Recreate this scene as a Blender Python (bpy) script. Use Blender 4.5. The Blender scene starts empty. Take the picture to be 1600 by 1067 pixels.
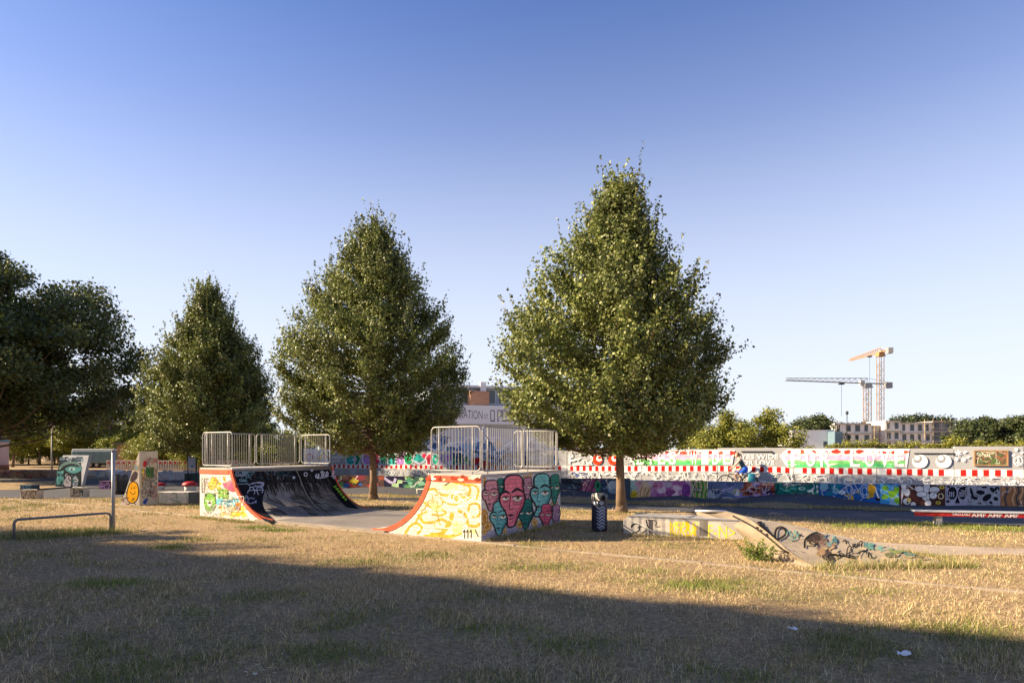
import bpy, math, random
import numpy as np
from mathutils import Vector, Matrix

# ------------------------------------------------------------------ camera, sky, sun, exposure
SC = bpy.context.scene
COL = SC.collection
FPX, HOR, EYE = 972.0, 702.0, 2.1          # focal length in photo pixels, horizon row, eye height
cam_d = bpy.data.cameras.new('camera')
cam = bpy.data.objects.new('camera', cam_d); COL.objects.link(cam)
cam.location = (0, 0, EYE); cam.rotation_euler = (math.pi/2, 0, 0)
cam_d.sensor_width = 36.0; cam_d.lens = FPX/1600*36
cam_d.shift_y = (HOR-533.5)/1600
cam_d.clip_start = 0.05; cam_d.clip_end = 6000
SC.camera = cam

SUN_EL, SUN_AZ = math.radians(25.5), math.radians(1.0)     # AZ: how far shadows lean away from the camera
world = bpy.data.worlds.new('World'); SC.world = world; world.use_nodes = True
wn = world.node_tree
sky = wn.nodes.new('ShaderNodeTexSky'); sky.sky_type = 'NISHITA'; sky.sun_disc = False
sky.sun_elevation = SUN_EL
sky.sun_rotation = math.atan2(-math.cos(SUN_AZ), -math.sin(SUN_AZ)) % (2*math.pi)
sky.altitude = 50; sky.air_density = 1.0; sky.dust_density = 0.8; sky.ozone_density = 4.0
tint = wn.nodes.new('ShaderNodeVectorMath'); tint.operation = 'MULTIPLY'; tint.inputs[1].default_value = (.58, .70, 1.03)
wn.links.new(sky.outputs[0], tint.inputs[0])
# pale summer haze that thins with elevation, the same all round the horizon
wtc = wn.nodes.new('ShaderNodeTexCoord'); wsx = wn.nodes.new('ShaderNodeSeparateXYZ'); wn.links.new(wtc.outputs['Generated'], wsx.inputs[0])
hz = wn.nodes.new('ShaderNodeValToRGB'); hz.color_ramp.interpolation = 'B_SPLINE'; wn.links.new(wsx.outputs['Z'], hz.inputs[0])
_el = hz.color_ramp.elements
_st = [(0.0, .97), (.08, .92), (.17, .80), (.27, .60), (.36, .40), (.45, .20), (.58, .04), (.75, .0)]
while len(_el) < len(_st): _el.new(.5)
for _e, (_p, _v) in zip(_el, _st): _e.position = _p; _e.color = (_v, _v, _v, 1)
wmx = wn.nodes.new('ShaderNodeMix'); wmx.data_type = 'RGBA'; wmx.inputs[7].default_value = (4.7, 4.95, 5.35, 1)
wn.links.new(hz.outputs[0], wmx.inputs[0]); wn.links.new(tint.outputs[0], wmx.inputs[6]); wn.links.new(wmx.outputs[2], wn.nodes['Background'].inputs[0])
wn.nodes['Background'].inputs[1].default_value = 0.066
sun_d = bpy.data.lights.new('sun', 'SUN'); sun = bpy.data.objects.new('sun', sun_d); COL.objects.link(sun)
sun_d.energy = 5.0; sun_d.angle = math.radians(0.55); sun_d.color = (1.0, 0.80, 0.54)
sun.rotation_euler = Vector((math.cos(SUN_AZ)*math.cos(SUN_EL), math.sin(SUN_AZ)*math.cos(SUN_EL), -math.sin(SUN_EL))).to_track_quat('-Z', 'Y').to_euler()
SC.view_settings.view_transform = 'Standard'; SC.view_settings.look = 'None'
SC.view_settings.exposure = 1.62; SC.view_settings.gamma = 1.0

# ------------------------------------------------------------------ helpers
def G(px, py, z=0.0):
    Y = FPX*(EYE-z)/(py-HOR); return Vector(((px-800)/FPX*Y, Y, z))
def P(px, py, Y):
    return Vector(((px-800)/FPX*Y, Y, EYE-(py-HOR)/FPX*Y))
def lin(h):
    if not isinstance(h, str): return tuple(h)
    h = h.lstrip('#'); c = [int(h[i:i+2], 16)/255 for i in (0, 2, 4)]
    return tuple(x/12.92 if x <= 0.04045 else ((x+0.055)/1.055)**2.4 for x in c)

_M = {}
def mat(name, col=(.5, .5, .5), rough=.8, var=.15, scale=3.0, bump=0.0, bscale=40.0, metal=0.0, spec=.35, attr=False, brick=None, transl=0.0, stain=0.0, fine=0.0, wear=0.0):
    if name in _M: return _M[name]
    m = bpy.data.materials.new(name); _M[name] = m; m.use_nodes = True
    nt = m.node_tree; N, L = nt.nodes, nt.links
    b = N['Principled BSDF']; b.inputs['Roughness'].default_value = rough; b.inputs['Metallic'].default_value = metal
    b.inputs['Specular IOR Level'].default_value = spec
    co = N.new('ShaderNodeTexCoord'); c = lin(col)
    if attr:
        a = N.new('ShaderNodeAttribute'); a.attribute_name = 'Col'; out = a.outputs['Color']
    else:
        r = N.new('ShaderNodeRGB'); r.outputs[0].default_value = (*c, 1); out = r.outputs[0]
    def mul(o, fac_sock, lo, hi):
        mr = N.new('ShaderNodeMapRange'); mr.inputs['From Min'].default_value = .3; mr.inputs['From Max'].default_value = .7
        mr.inputs['To Min'].default_value = lo; mr.inputs['To Max'].default_value = hi
        L.new(fac_sock, mr.inputs['Value'])
        v = N.new('ShaderNodeVectorMath'); v.operation = 'SCALE'; L.new(o, v.inputs[0]); L.new(mr.outputs[0], v.inputs['Scale'])
        return v.outputs[0]
    def noise(s, d=5, r=.6):
        n = N.new('ShaderNodeTexNoise'); n.inputs['Scale'].default_value = s; n.inputs['Detail'].default_value = d
        n.inputs['Roughness'].default_value = r; L.new(co.outputs['Object'], n.inputs['Vector']); return n.outputs['Fac']
    if var: out = mul(out, noise(scale), 1-var, 1+var)
    if fine: out = mul(out, noise(scale*14, 3), 1-fine, 1+fine)
    if stain:
        n = noise(scale*.6, 8, .75); rm = N.new('ShaderNodeMapRange'); rm.inputs['From Min'].default_value = .52; rm.inputs['From Max'].default_value = .7
        rm.inputs['To Min'].default_value = 1; rm.inputs['To Max'].default_value = 1-stain; L.new(n, rm.inputs['Value'])
        v = N.new('ShaderNodeVectorMath'); v.operation = 'SCALE'; L.new(out, v.inputs[0]); L.new(rm.outputs[0], v.inputs['Scale']); out = v.outputs[0]
    hgt = None
    if brick:
        bw, bh, dark = brick
        uv = N.new('ShaderNodeUVMap'); bt = N.new('ShaderNodeTexBrick'); L.new(uv.outputs[0], bt.inputs['Vector'])
        bt.inputs['Scale'].default_value = 1; bt.inputs['Brick Width'].default_value = bw; bt.inputs['Row Height'].default_value = bh
        bt.inputs['Mortar Size'].default_value = .007; bt.inputs['Mortar Smooth'].default_value = .2
        bt.inputs['Color1'].default_value = (1, 1, 1, 1); bt.inputs['Color2'].default_value = (.9, .9, .9, 1); bt.inputs['Mortar'].default_value = (dark, dark, dark*.92, 1)
        v = N.new('ShaderNodeVectorMath'); v.operation = 'MULTIPLY'; L.new(out, v.inputs[0]); L.new(bt.outputs['Color'], v.inputs[1]); out = v.outputs[0]
    L.new(out, b.inputs['Base Color'])
    if bump:
        bp = N.new('ShaderNodeBump'); bp.inputs['Strength'].default_value = bump; bp.inputs['Distance'].default_value = .02
        L.new(noise(bscale, 6, .65), bp.inputs['Height']); L.new(bp.outputs[0], b.inputs['Normal'])
    if wear:     # chipped and faded spots where the surface below shows
        tb = N.new('ShaderNodeBsdfTransparent'); mr = N.new('ShaderNodeMapRange'); mr.inputs['From Min'].default_value = .60; mr.inputs['From Max'].default_value = .72; mr.inputs['To Max'].default_value = wear
        L.new(noise(7, 9, .72), mr.inputs['Value']); mx = N.new('ShaderNodeMixShader'); L.new(mr.outputs[0], mx.inputs[0]); L.new(b.outputs[0], mx.inputs[1]); L.new(tb.outputs[0], mx.inputs[2]); L.new(mx.outputs[0], N['Material Output'].inputs[0])
    if transl:
        t = N.new('ShaderNodeBsdfTranslucent'); L.new(out, t.inputs['Color']); mx = N.new('ShaderNodeMixShader'); mx.inputs[0].default_value = transl
        L.new(b.outputs[0], mx.inputs[1]); L.new(t.outputs[0], mx.inputs[2]); L.new(mx.outputs[0], N['Material Output'].inputs[0])
    return m

def wloc(o):
    v = Vector((0, 0, 0))
    while o is not None: v += o.location; o = o.parent
    return v
def tag(o, label=None, cat=None, group=None, kind=None):
    if label: o['label'] = label
    if cat: o['category'] = cat
    if group: o['group'] = group
    if kind: o['kind'] = kind
    return o
def empty(name, loc, label, cat, group=None):
    o = bpy.data.objects.new(name, None); COL.objects.link(o); o.location = Vector(loc); o.empty_display_size = .2
    return tag(o, label, cat, group)
def link(name, me, parent=None):
    o = bpy.data.objects.new(name, me); COL.objects.link(o)
    if parent is not None: o.parent = parent
    return o
def copy_tree(o, parent=None):
    c = o.copy(); COL.objects.link(c)
    if parent is not None: c.parent = parent
    for ch in list(o.children): copy_tree(ch, c)
    return c

class MB:
    def __init__(s): s.v = []; s.f = []
    def add(s, vs, fs):
        b = len(s.v); s.v += [tuple(x) for x in vs]; s.f += [tuple(i+b for i in f) for f in fs]; return s
    def obox(s, O, U, V, W):
        O, U, V, W = map(Vector, (O, U, V, W))
        vs = [O, O+U, O+U+V, O+V, O+W, O+U+W, O+U+V+W, O+V+W]
        fs = [(0, 3, 2, 1), (4, 5, 6, 7), (0, 1, 5, 4), (1, 2, 6, 5), (2, 3, 7, 6), (3, 0, 4, 7)]
        if U.cross(V).dot(W) < 0: fs = [f[::-1] for f in fs]
        return s.add(vs, fs)
    def box(s, x0, x1, y0, y1, z0, z1): return s.obox((x0, y0, z0), (x1-x0, 0, 0), (0, y1-y0, 0), (0, 0, z1-z0))
    def prism(s, pts, d):
        """extrude a planar loop of points along d"""
        pts = [Vector(p) for p in pts]; d = Vector(d); n = len(pts)
        nrm = sum(((pts[i]-pts[0]).cross(pts[(i+1) % n]-pts[0]) for i in range(1, n)), Vector())
        if nrm.dot(d) > 0: pts = pts[::-1]
        vs = pts+[p+d for p in pts]
        fs = [tuple(range(n)), tuple(range(2*n-1, n-1, -1))]+[(i, i+n, (i+1) % n+n, (i+1) % n) for i in range(n)]
        return s.add(vs, fs)
    def tube(s, pts, r, n=8, closed=False, caps=True):
        pts = [Vector(p) for p in pts]; m = len(pts)
        rs = r if isinstance(r, (list, tuple)) else [r]*m
        ref = None; rings = []
        for i, p in enumerate(pts):
            a = pts[i-1] if (i > 0 or closed) else p; c = pts[(i+1) % m] if (i < m-1 or closed) else p
            t = (c-a).normalized() if (c-a).length > 1e-9 else Vector((0, 0, 1))
            if ref is None: ref = t.orthogonal().normalized()
            ref = (ref-t*ref.dot(t)); ref = ref.normalized() if ref.length > 1e-6 else t.orthogonal().normalized()
            q = t.cross(ref)
            rings.append([p+ref*(rs[i]*math.cos(2*math.pi*k/n))+q*(rs[i]*math.sin(2*math.pi*k/n)) for k in range(n)])
        vs = [x for rg in rings for x in rg]; fs = []
        for i in range(m if closed else m-1):
            j = (i+1) % m
            for k in range(n): fs.append((i*n+k, i*n+(k+1) % n, j*n+(k+1) % n, j*n+k))
        if caps and not closed: fs += [tuple(range(n-1, -1, -1)), tuple(range((m-1)*n, m*n))]
        return s.add(vs, fs)
    def lathe(s, prof, c=(0, 0, 0), n=24):
        c = Vector(c); vs = []; fs = []; m = len(prof)
        for r, z in prof:
            for k in range(n): vs.append(c+Vector((r*math.cos(2*math.pi*k/n), r*math.sin(2*math.pi*k/n), z)))
        for i in range(m-1):
            for k in range(n): fs.append((i*n+k, i*n+(k+1) % n, (i+1)*n+(k+1) % n, (i+1)*n+k))
        fs += [tuple(range(n-1, -1, -1)), tuple(range((m-1)*n, m*n))]
        return s.add(vs, fs)
    def build(s, name, m, parent=None, smooth=False, bevel=0.0, uvdir=None):
        off = wloc(parent) if parent is not None else Vector()
        me = bpy.data.meshes.new(name); me.from_pydata([(x-off.x, y-off.y, z-off.z) for x, y, z in s.v], [], s.f)
        if smooth: me.polygons.foreach_set('use_smooth', [True]*len(me.polygons))
        if uvdir is not None:
            uv = me.uv_layers.new(name='UVMap')
            for lp in me.loops:
                v = s.v[lp.vertex_index]; uv.data[lp.index].uv = (v[0]*uvdir[0]+v[1]*uvdir[1], v[2])
        me.materials.append(m); o = link(name, me, parent)
        if bevel:
            b = o.modifiers.new('bevel', 'BEVEL'); b.width = bevel; b.segments = 2; b.limit_method = 'ANGLE'
        return o
def mesh_np(name, V, F, m, parent=None, col=None, smooth=False):
    """big meshes from arrays: V (n,3), F (m,k) with a constant k, col (n,3)"""
    off = np.array(wloc(parent)) if parent is not None else np.zeros(3)
    V = (np.asarray(V)-off).astype(np.float32); F = np.asarray(F, dtype=np.int32); k = F.shape[1]
    me = bpy.data.meshes.new(name); me.vertices.add(len(V)); me.vertices.foreach_set('co', V.ravel())
    me.loops.add(F.size); me.loops.foreach_set('vertex_index', F.ravel())
    me.polygons.add(len(F)); me.polygons.foreach_set('loop_start', np.arange(0, F.size, k, dtype=np.int32))
    try: me.polygons.foreach_set('loop_total', np.full(len(F), k, dtype=np.int32))
    except Exception: pass
    if smooth: me.polygons.foreach_set('use_smooth', np.ones(len(F), dtype=bool))
    if col is not None:
        a = me.attributes.new('Col', 'FLOAT_COLOR', 'POINT'); c = np.ones((len(V), 4), np.float32); c[:, :3] = col
        a.data.foreach_set('color', c.ravel())
    me.update(calc_edges=True); me.materials.append(m)
    return link(name, me, parent)
def vnoise(x, y, seed=0):
    """smooth value noise, 0..1"""
    xi = np.floor(x).astype(np.int64); yi = np.floor(y).astype(np.int64); fx = x-xi; fy = y-yi
    def h(a, b):
        n = (a*374761393+b*668265263+seed*1442695041) & 0x7fffffff; n = ((n ^ (n >> 13))*1274126177) & 0x7fffffff
        return ((n ^ (n >> 16)) & 0xffff)/65535.0
    fx = fx*fx*(3-2*fx); fy = fy*fy*(3-2*fy)
    return (h(xi, yi)*(1-fx)+h(xi+1, yi)*fx)*(1-fy)+(h(xi, yi+1)*(1-fx)+h(xi+1, yi+1)*fx)*fy
def inpoly(x, y, poly):
    r = np.zeros(x.shape, bool); n = len(poly)
    for i in range(n):
        x0, y0 = poly[i][0], poly[i][1]; x1, y1 = poly[(i+1) % n][0], poly[(i+1) % n][1]
        if y0 == y1: continue
        c = ((y0 > y) != (y1 > y)) & (x < (x1-x0)*(y-y0)/(y1-y0)+x0); r ^= c
    return r

# ---- paint on walls: flat shapes laid on a real surface, given in photo coordinates of that surface
CAMV = Vector((0, 0, EYE))
def ray(px, py): return Vector(((px-800)/FPX, 1.0, -(py-HOR)/FPX))
def plane_hit(P0, n):
    P0 = Vector(P0); n = Vector(n).normalized()
    if n.dot(CAMV-P0) < 0: n = -n
    def hit(px, py):
        d = ray(px, py); return CAMV+d*((P0-CAMV).dot(n)/d.dot(n)), n
    return hit
def smoothpts(pts, closed=False, sub=5):
    n = len(pts); out = []
    rng = range(n if closed else n-1)
    for i in rng:
        g = lambda k: pts[k % n] if closed else pts[max(0, min(n-1, k))]
        p0, p1, p2, p3 = g(i-1), g(i), g(i+1), g(i+2)
        for j in range(sub):
            t = j/sub
            out.append(tuple(.5*((2*p1[q])+(-p0[q]+p2[q])*t+(2*p0[q]-5*p1[q]+4*p2[q]-p3[q])*t*t+(-p0[q]+3*p1[q]-3*p2[q]+p3[q])*t**3) for q in (0, 1)))
    if not closed: out.append(tuple(pts[-1]))
    return out
_TXT = {}
def text_mesh(s, off=0.0):
    k = (s, off)
    if k in _TXT: return _TXT[k]
    c = bpy.data.curves.new('t', 'FONT'); c.body = s; c.offset = off; c.resolution_u = 3; c.fill_mode = 'FRONT'
    o = bpy.data.objects.new('t', c); COL.objects.link(o)
    dg = bpy.context.evaluated_depsgraph_get(); me = bpy.data.meshes.new_from_object(o.evaluated_get(dg))
    V = np.array([v.co[:2] for v in me.vertices]); F = [tuple(p.vertices) for p in me.polygons]
    bpy.data.objects.remove(o); bpy.data.curves.remove(c); bpy.data.meshes.remove(me)
    _TXT[k] = (V, F); return V, F
class Paint:
    def __init__(s, hit, xf=(0, 0, 1), base=.002, gain=1.0, clip=None):
        s.hit = hit; s.xf = xf; s.V = []; s.F = []; s.C = []; s.k = 0; s.base = base; s.gain = gain; s.clip = clip
    def _pts(s, pts):
        out = []; o = s.base+s.k*.00012
        for x, y in pts:
            if s.clip: x = min(max(x, s.clip[0]), s.clip[2]); y = min(max(y, s.clip[1]), s.clip[3])
            p, n = s.hit(s.xf[0]+x/s.xf[2], s.xf[1]+y/s.xf[2]); out.append(p+n*o)
        return out
    def raw(s, pts, faces, col):
        b = len(s.V); q = s._pts(pts); s.k += 1
        c = tuple(x*s.gain for x in lin(col)); s.V += q; s.C += [c]*len(q); s.F += [tuple(i+b for i in f) for f in faces]
    def poly(s, pts, col, smooth=False):
        if smooth: pts = smoothpts(pts, True)
        s.raw(pts, [tuple(range(len(pts)))], col)
    def rect(s, x0, y0, x1, y1, col): s.poly([(x0, y0), (x1, y0), (x1, y1), (x0, y1)], col)
    def ell(s, cx, cy, rx, ry, col, rot=0, n=20):
        c, d = math.cos(rot), math.sin(rot)
        s.poly([(cx+rx*math.cos(a)*c-ry*math.sin(a)*d, cy+rx*math.cos(a)*d+ry*math.sin(a)*c) for a in [2*math.pi*i/n for i in range(n)]], col)
    def line(s, pts, w, col, closed=False, smooth=True, taper=False):
        if smooth and len(pts) > 2: pts = smoothpts(pts, closed)
        n = len(pts); L = []; R = []
        for i, (x, y) in enumerate(pts):
            a = pts[i-1] if (i > 0 or closed) else (x, y); b = pts[(i+1) % n] if (i < n-1 or closed) else (x, y)
            dx, dy = b[0]-a[0], b[1]-a[1]; l = math.hypot(dx, dy) or 1
            h = w/2*(1 if not taper else (.25+.75*math.sin(math.pi*(i+.5)/n)))
            L.append((x-dy/l*h, y+dx/l*h)); R.append((x+dy/l*h, y-dx/l*h))
        s.raw(L+R, [(i, (i+1) % n, n+(i+1) % n, n+i) for i in range(n if closed else n-1)], col)
    def ring(s, cx, cy, rx, ry, w, col):
        s.line([(cx+rx*math.cos(a), cy+ry*math.sin(a)) for a in [2*math.pi*i/18 for i in range(18)]], w, col, closed=True, smooth=False)
    def text(s, t, x0, y0, x1, y1, col, off=0.0, slope=0.0):
        V, F = text_mesh(t, off); mn = V.min(0); mx = V.max(0); q = (V-mn)/(mx-mn)
        s.raw([(x0+a*(x1-x0), y1-b*(y1-y0)+slope*a*(x1-x0)) for a, b in q], F, col)
    def blob(s, cx, cy, r, col, rng, asp=1.0, n=9, jit=.3):
        s.poly([(cx+r*asp*(1+jit*(rng.random()*2-1))*math.cos(2*math.pi*i/n), cy+r*(1+jit*(rng.random()*2-1))*math.sin(2*math.pi*i/n)) for i in range(n)], col, smooth=True)
    def scribble(s, x0, y0, x1, y1, n, w, cols, rng, step=.3):
        for _ in range(n):
            x = rng.uniform(x0, x1); y = rng.uniform(y0, y1); a = rng.uniform(0, 6.28); pts = []
            for _ in range(rng.randint(4, 8)):
                pts.append((min(max(x, x0), x1), min(max(y, y0), y1))); a += rng.uniform(-1.5, 1.5)
                st = step*(y1-y0)*rng.uniform(.5, 1.2); x += math.cos(a)*st; y += math.sin(a)*st
            s.line(pts, w*rng.uniform(.7, 1.3), rng.choice(cols))
    def build(s, name, parent, m, uvdir=None, kind=None):
        off = wloc(parent); me = bpy.data.meshes.new(name)
        me.from_pydata([tuple(p-off) for p in s.V], [], s.F)
        a = me.attributes.new('Col', 'FLOAT_COLOR', 'POINT')
        a.data.foreach_set('color', np.array([(*c, 1) for c in s.C], np.float32).ravel())
        if uvdir is not None:
            uv = me.uv_layers.new(name='UVMap')
            for lp in me.loops:
                v = s.V[lp.vertex_index]; uv.data[lp.index].uv = (v[0]*uvdir[0]+v[1]*uvdir[1], v[2])
        me.materials.append(m); o = link(name, me, parent)
        if kind: o['kind'] = kind
        return o

# ------------------------------------------------------------------ ground, asphalt, path, kerb line
def ground_mat(name, dry=1.0):
    m = bpy.data.materials.new(name); m.use_nodes = True; nt = m.node_tree; N, L = nt.nodes, nt.links; b = N['Principled BSDF']
    b.inputs['Roughness'].default_value = .95; b.inputs['Specular IOR Level'].default_value = .1
    co = N.new('ShaderNodeTexCoord')
    def noise(s, d=6, r=.65):
        n = N.new('ShaderNodeTexNoise'); n.inputs['Scale'].default_value = s; n.inputs['Detail'].default_value = d; n.inputs['Roughness'].default_value = r
        L.new(co.outputs['Object'], n.inputs['Vector']); return n.outputs['Fac']
    def ramp(f, st):
        r = N.new('ShaderNodeValToRGB'); L.new(f, r.inputs[0]); e = r.color_ramp.elements
        while len(e) < len(st): e.new(.5)
        for q, (p, c) in zip(e, st): q.position = p; q.color = (*c, 1)
        return r.outputs[0]
    a = ramp(noise(11, 10, .78), [(.30, (.13, .088, .048)), (.5, (.34, .24, .135)), (.68, (.55, .41, .24))])
    g = ramp(noise(14), [(.3, (.05, .06, .018)), (.7, (.19, .19, .06))])
    f = ramp(noise(.35, 4), [(.52, (0, 0, 0)), (.68, (.7, .7, .7))])
    mx = N.new('ShaderNodeMix'); mx.data_type = 'RGBA'; L.new(f, mx.inputs[0]); L.new(a, mx.inputs[6]); L.new(g, mx.inputs[7])
    L.new(mx.outputs[2], b.inputs['Base Color'])
    bp = N.new('ShaderNodeBump'); bp.inputs['Strength'].default_value = .8; bp.inputs['Distance'].default_value = .04
    L.new(noise(45, 10, .8), bp.inputs['Height']); L.new(bp.outputs[0], b.inputs['Normal'])
    return m
m_ground = ground_mat('dry_grass_ground')
MB().add([(-3000, -600, 0), (3000, -600, 0), (3000, 4000, 0), (-3000, 4000, 0)], [(0, 1, 2, 3)]).build('ground', m_ground)['kind'] = 'structure'

WL0, WLD = Vector((5.4, 26.3, 0)), Vector((.952, -.305, 0)).normalized()     # low mural wall line
WLN = Vector((-WLD.y, WLD.x, 0))                                            # away from the camera
WU0, WUD = Vector((6.55, 31.6, 0)), Vector((.906, -.4226, 0)).normalized()   # tall hoarding line
WUN = Vector((-WUD.y, WUD.x, 0))
def on_line(px, P0, D):
    """where the vertical plane through photo column px cuts a ground line"""
    t = (px-800)/FPX; k = (t*P0.y-P0.x)/(D.x-t*D.y); return P0+D*k
_hb = [(400, .1), (520, .15), (600, .3), (700, .2), (800, .3), (885, .34), (930, .25), (990, .05), (1060, .18), (1100, .08), (1150, .1), (1200, .28), (1260, .38), (1300, .27), (1350, .1), (1400, .0), (1480, .02), (1520, .06), (1700, .05)]
def bank_h(px): return float(np.interp(px, [a for a, _ in _hb], [b for _, b in _hb]))
def bank_z(p):
    q = p-WL0; d = -q.dot(WLN); px = 800+FPX*p.x/p.y
    if d < 0: return .2
    t = max(0, 1-d/2.2); return bank_h(px)*t*t*(3-2*t)
m_asph = mat('asphalt', (.062, .062, .068), .85, .2, .7, .35, 160, fine=.18)
near = [G(-420, 771), G(0, 778), G(180, 777), G(300, 772), G(430, 774), G(545, 779), G(680, 785), G(880, 795), G(1000, 796.5), G(1170, 804), G(1400, 815), G(1600, 822), G(1800, 832), G(2100, 850)]
near_s = [Vector((x, y, 0)) for x, y in smoothpts([(p.x, p.y) for p in near], sub=4)]
far = [on_line(2100, WU0, WUD)+WUN*3, on_line(1300, WU0, WUD)+WUN*3, on_line(900, WU0, WUD)+WUN*3, Vector((-8, 43, 0)), Vector((-42, 46, 0))]
ASPH = near_s+far
MB().add([(p.x, p.y, .006) for p in ASPH], [tuple(range(len(ASPH)))]).build('asphalt_track', m_asph)['kind'] = 'structure'
b = MB(); cols = list(range(420, 1700, 10)); rows = [0, .25, .5, .8, 1.1, 1.5, 1.9, 2.3]; vs = []
for px in cols:
    q = on_line(px, WL0, WLD)
    for d in rows:
        p = q-WLN*(d+.02); vs.append((p.x, p.y, .012+bank_z(p)))
nr = len(rows); b.add(vs, [(i*nr+j, i*nr+j+1, (i+1)*nr+j+1, (i+1)*nr+j) for i in range(len(cols)-1) for j in range(nr-1)])
b.build('asphalt_bank', m_asph, smooth=True)['kind'] = 'structure'
# raised cycle path between the two walls
a0, a1 = on_line(430, WL0, WLD)+WLN*.3, on_line(1750, WL0, WLD)+WLN*.3
MB().add([(a0.x, a0.y, .2), (a1.x, a1.y, .2), (a1.x+3*WLN.x+1.6, a1.y+3*WLN.y, .2), (a0.x+6.5*WLN.x, a0.y+6.5*WLN.y, .2)], [(0, 1, 2, 3)]).build('cycle_path', m_asph)['kind'] = 'structure'
# grass strip along the foot of the bank
ISL = []
lo, hi = [], []
for px in range(540, 1420, 20):
    q = on_line(px, WL0, WLD); w = .75*math.sin(math.pi*(px-530)/900)**.5+.18*math.sin(px*.043)
    if 1090 < px < 1150: w *= .5
    c = q-WLN*2.15; lo.append(c-WLN*w); hi.append(c+WLN*w)
ISL = lo+hi[::-1]; n = len(lo)
MB().add([(p.x, p.y, .022+bank_z(p)) for p in lo]+[(p.x, p.y, .024+bank_z(p)) for p in hi], [(i, i+1, n+i+1, n+i) for i in range(n-1)]).build('grass_strip', m_ground)['kind'] = 'structure'
ISL2 = [G(-60, 752), G(110, 751), G(122, 757), G(90, 764), G(-60, 767)]
MB().add([(p.x, p.y, .014) for p in ISL2], [tuple(range(5))]).build('grass_strip', m_ground)['kind'] = 'structure'
# worn concrete path at the right
m_path = mat('worn_path', (.36, .28, .20), .95, .2, 1.2, .4, 60, fine=.15)
pl = [(1215, 836), (1290, 842), (1400, 849), (1500, 853), (1640, 859), (1800, 866), (1800, 882), (1640, 870), (1560, 866), (1500, 867), (1470, 869), (1430, 862), (1330, 852), (1230, 846)]
PATH = [G(*q) for q in pl]
MB().add([(p.x, p.y, .005) for p in PATH], [tuple(range(len(PATH)))]).build('path', m_path)['kind'] = 'structure'

# ------------------------------------------------------------------ half pipe
C0 = G(752, 846); U = Vector((-.857, .5157, 0)).normalized(); V = Vector((.5157, .857, 0)).normalized(); Z = Vector((0, 0, 1))
HP_L, HP_W, HP_H, Z0 = 10.72, 4.0, 1.5, .07
S1, S2, S3, S4 = 1.52, 3.35, 7.2, 9.12
def hp(s, v, z): return C0+U*s+V*v+Z*z
R1 = ((S2-S1)**2+(HP_H-Z0)**2)/(2*(HP_H-Z0)); R2 = ((S4-S3)**2+(HP_H-Z0)**2)/(2*(HP_H-Z0))
def curve(right, n=18, off=0.0):
    """profile points (s,z) from platform edge down to the deck; off > 0 moves into the ramp body"""
    R, sc, sg = (R1, S2, -1) if right else (R2, S3, 1)
    am = math.acos(max(-1, 1-(HP_H-Z0)/R)); out = []
    for i in range(n+1):
        a = am*(1-i/n); out.append((sc+sg*(R+off)*math.sin(a), Z0+R-(R+off)*math.cos(a)))
    return out
ramp = empty('halfpipe', C0, 'graffiti-covered half-pipe skate ramp with two railed platforms on dry grass', 'skate ramp')
UVD = (U.x+V.x, U.y+V.y)
m_brick = mat('painted_block_wall', (.64, .61, .55), .75, .10, 1.5, .15, 90, brick=(.21, .105, .5), stain=.15)
m_pbrick = mat('spray_paint_on_blocks', (1, 1, 1), .85, .18, 3.5, .1, 90, attr=True, brick=(.21, .105, .5), wear=.6, fine=.10)
m_paint = mat('spray_paint', (1, 1, 1), .9, .18, 4.0, 0, attr=True, spec=.12, wear=.7, fine=.10)
m_conc = mat('concrete', (.42, .39, .34), .88, .16, 1.6, .25, 80, stain=.3, fine=.1)
m_dconc = mat('worn_dark_ramp_surface', (.21, .185, .16), .6, .28, 1.1, .12, 60, stain=.35, fine=.12)
m_orange = mat('orange_red_trim_paint', '#c9512c', .6, .22, 3.0, .1, 60, stain=.25)
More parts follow.
